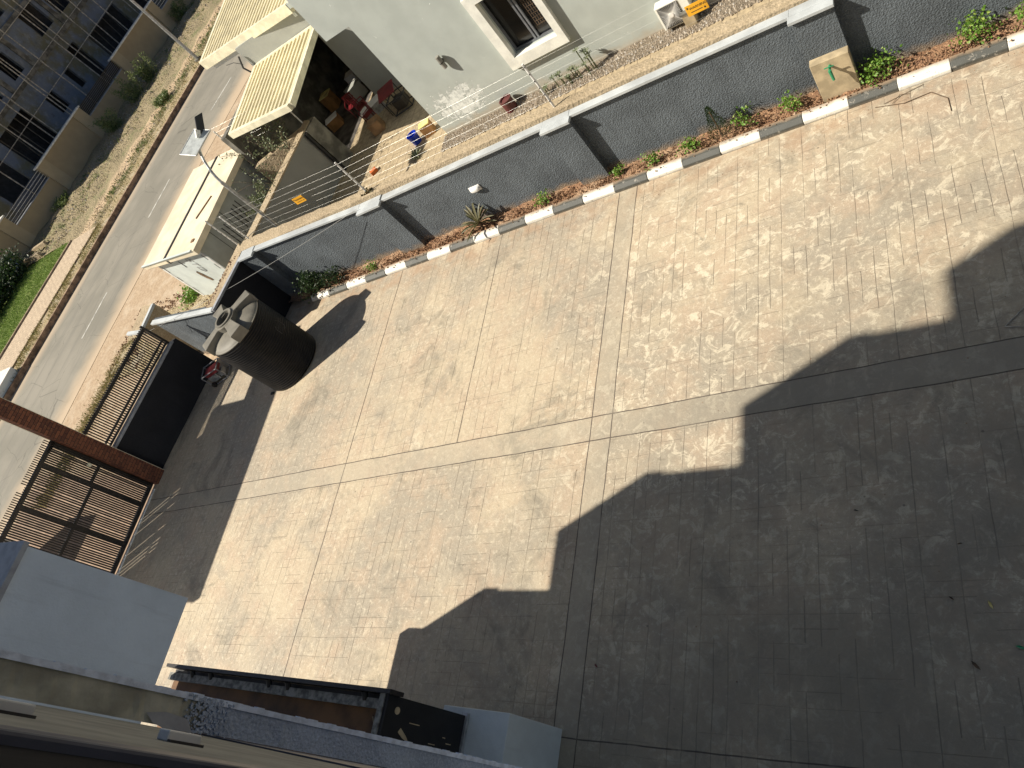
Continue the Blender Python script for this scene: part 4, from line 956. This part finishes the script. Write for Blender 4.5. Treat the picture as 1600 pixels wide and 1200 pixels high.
def kf(u, z, d=0.0): p = Vector((*A_, 0)) + fd * u + fn * d; return (p.x, p.y, z)
mb = MB()
q0 = [kf(-.35, 2.60, .30), kf(3.82, 2.64, .30), kf(3.82, 2.30, .12), kf(-.35, 2.26, .12)]
q1 = [kf(-.35, 2.60, .20), kf(3.82, 2.64, .20), kf(3.82, 2.30, .02), kf(-.35, 2.26, .02)]
mb.add(q0 + q1, [(0, 3, 2, 1), (4, 5, 6, 7), (0, 1, 5, 4), (1, 2, 6, 5), (2, 3, 7, 6), (3, 0, 4, 7)]); mb.build('front_fascia', 'kiosk', KQ)
mb = MB()
for u in (.06, 3.6): 
    MB().add([kf(u, 0, .012), kf(u + .1, 0, .012), kf(u + .1, 2.26, .012), kf(u, 2.26, .012)], [(0, 1, 2, 3)]).build('corner_trim', 'steelwhite', KQ)
mb = MB()
for u, z in ((.19, 1.9), (.19, 1.3), (.19, .55), (3.5, 2.0), (3.5, 1.45)): mb.add([kf(u, z - .18, .014), kf(u + .035, z - .18, .014), kf(u + .035, z + .12, .014), kf(u, z + .12, .014)], [(0, 1, 2, 3)])
mb.add([kf(1.68, 1.75, .013), kf(1.73, 1.75, .013), kf(1.73, 2.15, .013), kf(1.68, 2.15, .013)], [(0, 1, 2, 3)])
mb.build('hinge_slot', 'inkblack', KQ)
dz_ = Vector((0, 0, -1)); ux_ = fd
text_mesh('lettering', '<STD', .46, 'ink', frame4(kf(2.42, 1.90, .016), dz_, ux_), KQ, .3, .001, 'faded grey outline lettering')
text_mesh('lettering', 'o . . .', .22, 'ink', frame4(kf(2.45, 1.30, .016), dz_, ux_), KQ, .2, .001, 'row of faded marks')
mb = MB(); random.seed(3); c0 = (2.0, 1.10); pts = []
for i in range(16):
    a = 2 * math.pi * i / 16; pts.append(kf(c0[0] + .13 * math.cos(a) * random.uniform(.6, 1.3) - .12 * math.sin(a), c0[1] + .36 * math.sin(a) * random.uniform(.75, 1.2), .013))
mb.add(pts, [tuple(range(16))]); mb.build('rust_stain', 'rust', KQ)
mb = MB(); sd = (Vector((*C_, 0)) - Vector((*B_, 0))).normalized()
def ks(u, z, d=0.0): p = Vector((*B_, 0)) + sd * u + Vector((1, 0, 0)) * d; return (p.x, p.y, z)
mb.add([ks(.0, 0, .01), ks(5.1, 0, .01), ks(5.1, 2.34, .01), ks(0, 2.34, .01)], [(0, 1, 2, 3)]); mb.build('shade_side_panel', 'kiosk_shade', KQ)
mb = MB()
for u in (.9, 1.9, 3.1, 4.2): mb.add([ks(u, 0, .013), ks(u + .025, 0, .013), ks(u + .025, 2.34, .013), ks(u, 2.34, .013)], [(0, 1, 2, 3)])
for u0 in (1.15, 2.15):
    for i in range(4): mb.add([ks(u0 + .2 * i, 1.05, .015), ks(u0 + .2 * i + .05, 1.05, .015), ks(u0 + .2 * i + .05, 1.95, .015), ks(u0 + .2 * i, 1.95, .015)], [(0, 1, 2, 3)])
mb.build('louvre_window', 'inkblack', KQ)
mb = MB(); mb.bar((-24.95, 16.6, 2.62), (-24.55, 17.6, 2.62), .03, 6); mb.box(-24.35, -24.2, 15.2, 15.35, 2.60, 2.64)
tag(mb.build('roof_litter', 'wood'), 'short dark stick lying on the cream kiosk roof', 'stick')

# solar street lamp by the kiosk
SL = thing('solar_street_lamp', 'tall curved street lamp with pale solar panel and black head in front of the kiosk', 'street lamp', (-20.2, 15.15, 0))
mb = MB(); mb.bar((-20.2, 15.15, 0), (-20.2, 15.15, 4.0), .06, 12)
pp = [(-20.2, 15.15, 4.0), (-20.22, 15.2, 4.25), (-20.25, 15.3, 4.48), (-20.3, 15.45, 4.70), (-20.4, 15.68, 4.88), (-20.5, 15.9, 5.0)]
mb.path(pp, .045, 10); mb.build('pole', 'steel', SL, smooth=False)
def quadbox(mb, c, u, v, th, m=0):
    u = Vector(u); v = Vector(v); n = u.cross(v).normalized() * th; c = Vector(c)
    a = [c - u - v, c + u - v, c + u + v, c - u + v]; mb.add(a + [p + n for p in a], [(0, 3, 2, 1), (4, 5, 6, 7), (0, 1, 5, 4), (1, 2, 6, 5), (2, 3, 7, 6), (3, 0, 4, 7)], m)
mb = MB(); quadbox(mb, (-20.45, 15.95, 5.15), (.10, .50, .02), (-.33, .07, .12), .03); o = mb.build('solar_panel', 'panelglass', SL)
mb = MB(); u = Vector((.10, .50, .02)); v = Vector((-.33, .07, .12)); c = Vector((-20.45, 15.95, 5.185))
cn = [c - u - v, c + u - v, c + u + v, c - u + v]
for a, b in zip(cn, cn[1:] + cn[:1]): mb.bar(a, b, .015, 4)
mb.build('panel_frame', 'steelwhite', o)
mb = MB(); quadbox(mb, (-20.3, 16.53, 5.34), (.01, .26, .18), (.05, .13, -.05), .07); mb.build('lamp_head', 'darkled', SL, bevel=.01)
mb = MB(); quadbox(mb, (-20.36, 16.20, 5.24), (.01, .10, .08), (.02, -.07, .09), .05); mb.build('lamp_bracket', 'steelwhite', SL)

FP = thing('roadside_lamp_post', 'plain grey metal post rising from the verge at the left of the canopy roof', 'street lamp', (-45.95, 42.07, 0))
MB().bar((-45.95, 42.07, 0), (-45.95, 42.07, 8.5), .13, 12, r2=.08).build('pole', 'steel', FP)
MB().box(-46.15, -45.75, 41.87, 42.27, .2, .42).build('base_plate', 'conc', FP)

# ================================================================== OPPOSITE BOUNDARY WALL AND BUILDING SITE
def wx(y): return -60.7 + .105 * (y - 29.3)
BWL = thing('estate_wall', 'tan plastered estate wall with stepped panels and dark slat infills across the road', 'wall', (-59.5, 40, 0))
tall = [(21, 30.3), (35.1, 41.6), (47.2, 54.6), (60, 67)]; low = [(30.3, 35.1), (41.6, 47.2), (54.6, 60)]
mb = MB()
for a, b in tall: MB().prism([(wx(a), a), (wx(b), b), (wx(b) - .25, b), (wx(a) - .25, a)], -.1, 3.0).build('wall_panel', 'tanwall', BWL)
for a, b in low: MB().prism([(wx(a) - .03, a), (wx(b) - .03, b), (wx(b) - .25, b), (wx(a) - .25, a)], -.1, 1.98).build('wall_panel', 'tanwall', BWL)
mb = MB()
for a, b in tall:
    for p, q in ((a, a + 1.0), (b - 1.0, b)): MB().prism([(wx(p) + .1, p), (wx(q) + .1, q), (wx(q) - .0, q), (wx(p), p)], -.1, 2.99).build('pillar', 'tanwall2', BWL)
mb = MB()
for a, b in tall: mb.prism([(wx(a) + .2, a - .08), (wx(b) + .2, b + .08), (wx(b) - .35, b + .08), (wx(a) - .35, a - .08)], 3.002, 3.12)
mb.build('coping', 'kerb_white', BWL)
mb = MB()
for a, b in low: mb.prism([(wx(a) + .02, a + .002), (wx(b) + .02, b - .002), (wx(b) - .28, b - .002), (wx(a) - .28, a + .002)], 1.982, 2.05)
mb.build('sill', 'shade_trim', BWL)
mb = MB()
for a, b in low:
    for i in range(7): z = 2.14 + i * .125; mb.prism([(wx(a) - .10, a), (wx(b) - .10, b), (wx(b) - .16, b), (wx(a) - .16, a)], z, z + (.085 if a > 40 and a < 50 else .03))
mb.build('slat_infill', 'gatebrown', BWL)
mb = MB()
for a, b in low:
    if not 40 < a < 50:
        for i in range(4): z = 2.2 + i * .22; mb.prism([(wx(a) - .09, a), (wx(b) - .09, b), (wx(b) - .11, b), (wx(a) - .11, a)], z, z + .03)
mb.build('bright_rail', 'steelwhite', BWL)
EW = thing('white_end_wall', 'low white wall with a small blue star mark at the far left edge', 'wall', (-60.3, 24, 0))
MB().box(-60.9, -60.2, 18, 27.5, -.1, 1.35).build('wall_panel', 'whitewall', EW)
mb = MB()
for i in range(6): a = rad(i * 30); mb.bar((-60.19, 26.6 - .25 * math.cos(a), .95 - .25 * math.sin(a)), (-60.19, 26.6 + .25 * math.cos(a), .95 + .25 * math.sin(a)), .03, 4)
mb.build('star_mark', 'blue', EW)
MB().add([(-57.4, 27.0, .37), (-56.0, 26.9, .37), (-56.6, 28.3, .42), (-58.9, 28.4, .45)], [(0, 1, 2, 3)])
RP = thing('drain_cover', 'broken concrete drain channel beside the end of the lawn', 'drain', (-57.5, 27.6, .3))
MB().prism([(-59.6, 27.2), (-56.2, 27.0), (-56.3, 27.25), (-59.6, 27.45)], .2, .75).prism([(-59.6, 28.2), (-56.8, 28.3), (-56.9, 28.55), (-59.6, 28.5)], .2, .7).build('channel_wall', 'oldtop', RP)
MB().box(-59.5, -57, 27.46, 28.18, .2, .42).build('channel_floor', 'interior', RP)

M['dimtimber'] = plain('grey_old_timber', (.16, .145, .12), .8)
BS = thing('unfinished_building', 'unfinished blue grey apartment building with open window holes behind the estate wall', 'building', (-68, 48, 0))
X0 = -65.0
holes = [(52.5, 57.6, 2.2, 4.5), (47.6, 48.4, 2.8, 4.48), (44.15, 45.4, 2.88, 4.55), (38.1, 42.1, 2.3, 5.55), (49.8, 51.05, 1.9, 5.3), (34.0, 36.9, 2.3, 5.5), (59.5, 62.0, 2.2, 5.2),
         (49.3, 51.5, 7.2, 9.4), (52.6, 56.5, 7.1, 9.4), (43.9, 45.5, 6.9, 8.8), (38.5, 42.0, 6.9, 9.2), (58, 61, 7.1, 9.4), (34, 36.8, 7, 9.2),
         (36, 41, 10.2, 12.6), (44, 49, 10.2, 12.6), (51, 56, 10.2, 12.6), (58, 62, 10.2, 12.6)]
mb = MB(); holed(mb, lambda u, v, d: (X0 - d, u, v), (30, 66), (-.1, 6.35, 9.5, 13.2), holes, .3)
mb.build('facade', 'bluegrey', BS)
mb = MB()
for z in (6.3, 9.55, 12.9): mb.box(X0 + .002, X0 + .28, 30, 66, z - .16, z + .16)
for y in (37.4, 42.9, 46.4, 52.1, 58.3): mb.box(X0 + .002, X0 + .12, y - .22, y + .22, 6.47, 9.38)
mb.build('floor_beam', 'conc', BS)
mb = MB(); mb.box(X0 - 3.2, X0 - 3.0, 30, 66, 0, 13).box(X0 - 3, X0 - .31, 30, 66, 6.2, 6.35).box(X0 - 3, X0 - .31, 30, 66, 9.4, 9.55).box(X0 - 8, X0 - 3.2, 30, 66, 0, 13.4).box(X0 - 3.1, X0, 30, 66, 13.2, 13.4); mb.build('inner_floor', plain('dark_room_walls', (.06, .06, .065), .9), BS)
mb = MB()
for (a, b, c, d) in holes[:4] + holes[7:10]:
    k_ = max(1, int((b - a) / .9))
    for i in range(1, k_ + 1): y = a + (b - a) * i / (k_ + 1); MB().bar((X0 - .9, y, c - .3), (X0 - .85, y + random.uniform(-.25, .25), d + .2), .05, 6).build('timber_prop', 'dimtimber', BS)
props = []
first = None
random.seed(11)
ylist = [35.3, 38.9, 40.8, 41.5, 43.6, 44.3, 46.6, 49.0, 49.9, 52.1, 53.4, 55.4, 57.8, 59.6]
marks = ['before the leftmost open bay', 'at the left side of the large left opening', 'in the middle of the large left opening', 'near the right side of the large left opening', 'left of the square window hole', 'touching the left edge of the square window hole', 'between the square hole and the narrow slit', 'right of the narrow slit window', 'at the left edge of the tall yellowish recess', 'just left of the widest dark opening', 'over the left third of the widest dark opening', 'over the right third of the widest dark opening', 'just right of the widest dark opening', 'farthest right, before the last opening']
for i, y in enumerate(ylist):
    if first is None:
        r_ = thing('scaffold_pole', '', 'scaffold pole', (X0 + 1.0, y, 0), 'timber scaffold poles in front of the unfinished building')
        MB().bar((X0 + 1.0, y, 0), (X0 + 1.0, y, 6.4), .06, 6, r2=.05).build('lower_pole', 'pole', r_); MB().bar((X0 + 1.05, y, 6.3), (X0 + 1.02, y + .05, 13), .055, 6, r2=.045).build('upper_pole', 'pole', r_); first = r_
    else: r_ = copy_tree(first); r_.location = (X0 + 1.0 + random.uniform(-.2, .3), y, 0); r_.rotation_euler = (rad(random.uniform(-1.2, 1.2)), rad(random.uniform(-1, 1)), 0)
    r_['label'] = 'timber scaffold pole ' + marks[i]
mb = MB()
for z in (4.6, 6.5, 9.3): mb.bar((X0 + .8, 31, z), (X0 + .8, 64, z + .1), .035, 6)
tag(mb.build('scaffold_rails', 'pole'), 'long horizontal timber rails tied across the scaffold poles', 'scaffold rail')

# ================================================================== PLANTS
random.seed(21)
def bush(name, x, y, z, r, h, n, size, mat, label, cat='plant', group=None, wd=.75, stems=6):
    o = thing(name, label, cat, (x, y, z), group); mb = MB(); st = MB()
    for i in range(stems):
        a = random.uniform(0, 6.28); e = Vector((x + r * .6 * math.cos(a), y + r * .6 * math.sin(a), z + h * random.uniform(.5, .9))); st.bar((x, y, z - .02), e, .008 * (1 + h), 5, r2=.004)
    cl = [(x + random.uniform(-.6, .6) * r, y + random.uniform(-.6, .6) * r, z + h * random.uniform(.3, .85)) for _ in range(max(4, n // 22))]
    for i in range(n):
        c = random.choice(cl); s_ = r * .38
        mb.leaf((c[0] + random.gauss(0, s_), c[1] + random.gauss(0, s_), max(z + .01, c[2] + random.gauss(0, s_ * .8))), size * random.uniform(.6, 1.3), wd=wd)
    st.build('stems', 'bark', o); mb.build('foliage', mat, o); return o
g = 'small green shrubs in the soil strip'
sh = [(.75, .22, .34, 150, 'small leafy shrub at the extreme top right end of the soil strip'), (-.13, .27, .42, 260, 'bright bushy shrub right of the tap block, second from the right edge'),
      (-1.72, .26, .40, 260, 'bright dense shrub standing in the shadow just right of the tap block'), (-3.41, .17, .36, 140, 'small upright shrub just left of the tap block'),
      (-4.38, .2, .34, 90, 'sparse shrub touching the right side of the dark cone shaped bush'), (-5.67, .2, .26, 120, 'low shrub left of the dark cone shaped bush'),
      (-6.68, .18, .24, 80, 'thin low shrub two plants left of the dark cone shaped bush'), (-7.57, .14, .24, 70, 'tiny shrub at the foot of the wide pilaster shadow'),
      (-9.76, .18, .26, 110, 'lone small shrub between the pilaster and the spiky plant'), (-16.36, .2, .18, 90, 'flat low shrub near the far end of the soil strip')]
for x, r, h_, n_, lb in sh: bush('shrub', x, 13.25, .14, r * 1.15, h_ * 1.1, int(n_ * 1.5), .062, 'leaf', lb, 'shrub', g)
# dark conical bush
o = thing('conifer_bush', 'dark cone shaped bush leaning on the grey wall in the soil strip', 'bush', (-4.95, 13.25, .14)); mb = MB()
for i in range(900):
    t = random.random() ** .7; hh = .85 * (1 - t) if random.random() < .3 else .85 * random.random(); rr = .30 * (1 - hh / .9) + .02; a = random.uniform(0, 6.28); q = random.random() ** .5
    mb.leaf((-4.95 + rr * q * math.cos(a), 13.25 + rr * q * math.sin(a), .16 + hh), .05, (math.cos(a) * .5, math.sin(a) * .5, 1), wd=.35)
mb.build('foliage', 'leafdark', o); MB().bar((-4.95, 13.25, .1), (-4.95, 13.25, .9), .02, 6).build('stem', 'bark', o)
# agave like
o = thing('spiky_plant', 'spiky bronze green rosette plant under the white bulkhead lamp', 'plant', (-11.85, 13.2, .15)); mb = MB()
def blade(mb, p, d, ln, wd, droop):
    p = Vector(p); d = Vector(d).normalized(); s_ = d.cross(Vector((0, 0, 1))).normalized(); pts = []
    for i in range(7):
        t = i / 6; c = p + d * ln * t + Vector((0, 0, -droop * t * t)); w_ = wd * math.sin(math.pi * (.12 + .88 * (1 - t) * .95) ) * .5 if i < 6 else .001
        pts += [c - s_ * w_ + Vector((0, 0, w_ * .5)), c + s_ * w_ + Vector((0, 0, w_ * .5)), c]
    fs = []
    for i in range(6): fs += [(i * 3, i * 3 + 2, i * 3 + 5, i * 3 + 3), (i * 3 + 2, i * 3 + 1, i * 3 + 4, i * 3 + 5)]
    mb.add(pts, fs)
for i in range(30):
    a = 2 * math.pi * i / 30 * 2.4; el = random.uniform(.15, 1.4); blade(mb, (-11.85, 13.2, .34), (math.cos(a), math.sin(a) * .8, el), random.uniform(.5, .78), .075, .16)
mb.build('foliage', 'leafred', o); MB().bar((-11.85, 13.2, .1), (-11.85, 13.2, .4), .035, 6).build('stem', 'bark', o)
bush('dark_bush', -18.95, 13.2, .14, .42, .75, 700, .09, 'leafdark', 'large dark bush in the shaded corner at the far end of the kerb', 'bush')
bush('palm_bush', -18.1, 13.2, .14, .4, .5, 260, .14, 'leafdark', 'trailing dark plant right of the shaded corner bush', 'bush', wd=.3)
# by the neighbour's house
for i, (x, lb) in enumerate(((-10.6, 'low cactus like plant just right of the maroon pot'), (-10.1, 'cactus like plant second in the row under the window'), (-9.6, 'cactus like plant in the middle of the row under the window'), (-9.05, 'tallest cactus like plant at the right end of the row under the window'))):
    h_ = (.28, .4, .38, .8)[i]
    o = thing('rosette_plant', lb, 'plant', (x, 18.1, .02), 'plants along the house wall'); mb = MB(); st = MB()
    for k_ in range(3 + i):
        cx, cy, cz = x + random.uniform(-.2, .2), 18.1 + random.uniform(-.12, .12), h_ * random.uniform(.5, 1.1); st.bar((cx, cy, 0), (cx, cy, cz), .018, 5)
        for q in range(12): a = q * .9; blade(mb, (cx, cy, cz), (math.cos(a), math.sin(a), .7), .16, .04, .05)
    st.build('stems', 'leafgrey', o); mb.build('foliage', 'leafgrey', o)
o = thing('aloe_plant', 'small striped aloe like plant on the paving in front of the blue bucket', 'plant', (-16.1, 18.1, 0)); mb = MB()
for i in range(26): a = i * 2.4; blade(mb, (-16.1, 18.1, .02), (math.cos(a), math.sin(a), random.uniform(.4, 1.6)), random.uniform(.25, .42), .045, .08)
mb.build('foliage', 'leafgrey', o)
mb = MB()
for i in range(30): a = i * 2.4; mb.bar((-16.1, 18.1, .02), (-16.1 + .06 * math.cos(a), 18.1 + .06 * math.sin(a), .02), .012, 4)
mb.build('stem', 'bark', o)
# climbing plants over the dividing wall
def climber(x, y, z, r, n, lb, up=1.0):
    o = thing('climbing_plant', lb, 'plant', (x, y, z)); mb = MB(); st = MB()
    for k_ in range(9):
        p = Vector((x, y, z)); d = Vector((random.uniform(-1, .4), random.uniform(-.8, .8), up)).normalized(); pts = [p.copy()]
        for q in range(7):
            p = p + d * r * .16; d = (d + Vector((random.uniform(-.3, .3), random.uniform(-.3, .3), random.uniform(-.25, .1)))).normalized(); pts.append(p.copy())
            for _ in range(n): mb.leaf(p + Vector((random.gauss(0, .06), random.gauss(0, .06), random.gauss(0, .06))), random.uniform(.06, .12), wd=.7)
        st.path(pts, .008, 4)
    st.build('stems', 'bark', o); mb.build('foliage', 'leafgrey', o)
climber(-21.3, 19.2, 1.9, 1.5, 5, 'straggling climber over the planter wall by the carport post')
climber(-21.5, 17.8, 1.6, 1.6, 3, 'thin climber hanging on the shaded kiosk side, farther from the camera')
climber(-22.4, 19.4, 1.9, 1.4, 4, 'climber in front of the carport fascia')
climber(-21.7, 16.9, 1.5, .9, 12, 'dense leafy climber clump between kiosk side and dividing wall')
climber(-24.6, 20.6, 1.6, 1.4, 3, 'climber growing at the far corner of the kiosk roof')
bush('weed_clump', -28.6, 15.7, .02, .5, .3, 420, .12, 'leaf', 'bright green weed clump at the foot of the kiosk front', 'plant')
o = thing('dry_twigs', 'bare reddish twigs on the rough ground below the kiosk front', 'plant', (-24.4, 13.5, .1)); mb = MB()
for i in range(24): a = random.uniform(0, 6.28); mb.bar((-24.4, 13.5, .05), (-24.4 + .5 * math.cos(a), 13.5 + .5 * math.sin(a), random.uniform(.3, 1.0)), .008, 4)
mb.build('twigs', 'red', o)
mb = MB()
for i in range(1100):
    y = random.uniform(27.5, 60); kk = random.choice([random.gauss(11.2, .5), random.gauss(8.6, 1.2), random.gauss(.6, .5)]); 
    if math.sin(y * 1.7 + kk) < random.uniform(-.8, .9): continue
    x = xk(y) - 1.75 - kk; z = .28
    for q in range(9): mb.leaf((x + random.gauss(0, .09), y + random.gauss(0, .09), z + random.uniform(0, .12)), random.uniform(.08, .2), (random.uniform(-.7, .7), random.uniform(-.7, .7), 1), wd=.4)
tag(mb.build('low_weeds', 'leafweed'), 'low green weeds scattered along the dirt verge and the foot of the tan wall', 'weeds', kind='stuff')
# verge weeds & hedge across the road
for i, (x, y, r, h_, lb) in enumerate(((-56.0, 43.6, 1.3, 1.9, 'tall dusty weed clump against the estate wall slat panel'), (-55.4, 45.8, 1.1, 1.8, 'tall dusty weed clump left of the lamp post'), (-56.9, 40.4, 1.1, 1.5, 'shorter dusty weed clump before the second tall panel'), (-48.3, 38.9, .7, .5, 'spreading dry bush on the verge near the kerb'), (-57.6, 55.5, 1.2, 1.4, 'green weeds at the far end of the estate wall'), (-59.0, 33.2, .9, .6, 'low weeds at the foot of the rail panel'))):
    o = thing('weed_bush', lb, 'bush', (x, y, .3), 'weeds on the far verge'); mb = MB(); st = MB()
    for k_ in range(24):
        a = random.uniform(0, 6.28); q = random.uniform(0, r); b_ = Vector((x + q * .6 * math.cos(a), y + q * .6 * math.sin(a), .3)); e = b_ + Vector((q * .6 * math.cos(a), q * .6 * math.sin(a), h_ * random.uniform(.6, 1.1)))
        st.bar(b_, e, .02, 4, r2=.008)
        for t in range(44): u = random.random(); mb.leaf(b_.lerp(e, u) + Vector((random.gauss(0, .12), random.gauss(0, .12), 0)), random.uniform(.12, .26), wd=.4)
    st.build('stems', 'leafweed', o); mb.build('foliage', 'leafweed', o)
for i, (y, lb) in enumerate(((26.0, 'dark hedge bush at the right end of the hedge row by the lawn'), (24.3, 'dark hedge bush second in the row by the lawn'), (22.4, 'dark hedge bush third in the row by the lawn'), (20.4, 'dark hedge bush fourth in the row by the lawn'), (18.2, 'dark hedge bush at the left end of the row by the lawn'))):
    bush('hedge_bush', -58.6, y, .3, 1.25, 1.5, 1300, .22, 'leafdark', lb, 'hedge', 'dark hedge bushes beside the lawn', stems=8)

# ------------------------------------------------------------------ litter on the yard
random.seed(5)
mb = MB(); mb.path([(-1.9, 12.62, .01), (-1.4, 12.45, .02), (-.95, 12.5, .015), (-.7, 12.2, .01), (-.68, 11.85, .01)], .008, 5); mb.path([(-1.75, 12.62, .02), (-1.3, 12.72, .02), (-1.05, 12.78, .01)], .006, 4); mb.path([(-1.6, 12.55, .02), (-1.45, 12.7, .04), (-1.3, 12.66, .02)], .006, 4)
tag(mb.build('dry_twig', 'bark'), 'dry bent twig lying on the paving below the kerb right of the tap', 'twig')
mb = MB(); mb.path([(-.45, 7.1, .01), (-.1, 7.45, .02), (.3, 7.9, .01)], .01, 5); mb.path([(-.45, 7.1, .01), (.05, 6.95, .02), (.5, 6.85, .01)], .01, 5)
tag(mb.build('dry_twig', 'pole'), 'forked pale twig lying in the shade at the right edge', 'twig')
def at(px, py):
    d = right * ((px - 800) / 1147.04) + down * ((py - 600) / 1147.04) + fwd; t = -CAMZ / d.z; return Vector((d.x * t, d.y * t, .01))
for (px, py, s_, mt, lb) in ((1548, 945, .11, 'yellow', 'small curled yellow leaf on the shaded paving at lower right'), (1525, 1040, .13, 'bark', 'dark broken twig piece on the shaded paving at lower right'), (1487, 935, .07, 'bark', 'tiny black stick above the yellow leaf'),
                             (1338, 798, .07, 'inkblack', 'small round black spot of litter in the middle of the shade'), (932, 1040, .08, 'red', 'small curved reddish leaf beside the plain paving band'), (1596, 1012, .12, 'green', 'green scrap at the right edge of the shaded paving'), (1500, 850, .06, 'bark', 'short thin black stick in the upper right of the shade')):
    p = at(px, py); mb = MB()
    s_ *= .55; a = random.uniform(0, 3.1); u = Vector((math.cos(a), math.sin(a), 0)); v = Vector((-u.y, u.x, 0))
    mb.add([p - u * s_, p - u * s_ * .3 + v * s_ * .3 + Vector((0, 0, .012)), p + u * s_ * .4 + v * s_ * .25 + Vector((0, 0, .02)), p + u * s_, p + u * s_ * .3 - v * s_ * .25 + Vector((0, 0, .015)), p - u * s_ * .5 - v * s_ * .2], [(0, 1, 2, 3, 4, 5)])
    tag(mb.build('litter_scrap', mt), lb, 'litter')
mb = MB()
for i in range(420):
    x = random.uniform(-22, 3); y = random.choice([random.uniform(1.2, 12.7), random.uniform(12.2, 12.8)]); r = random.uniform(.004, .014)
    mb.add([(x + r, y, .0), (x, y + r, .0), (x - r, y, .0), (x, y - r, .0), (x, y, r)], [(0, 1, 4), (1, 2, 4), (2, 3, 4), (3, 0, 4)])
tag(mb.build('grit', 'clod'), 'scattered grit and tiny clods over the stamped paving', 'grit', kind='stuff')
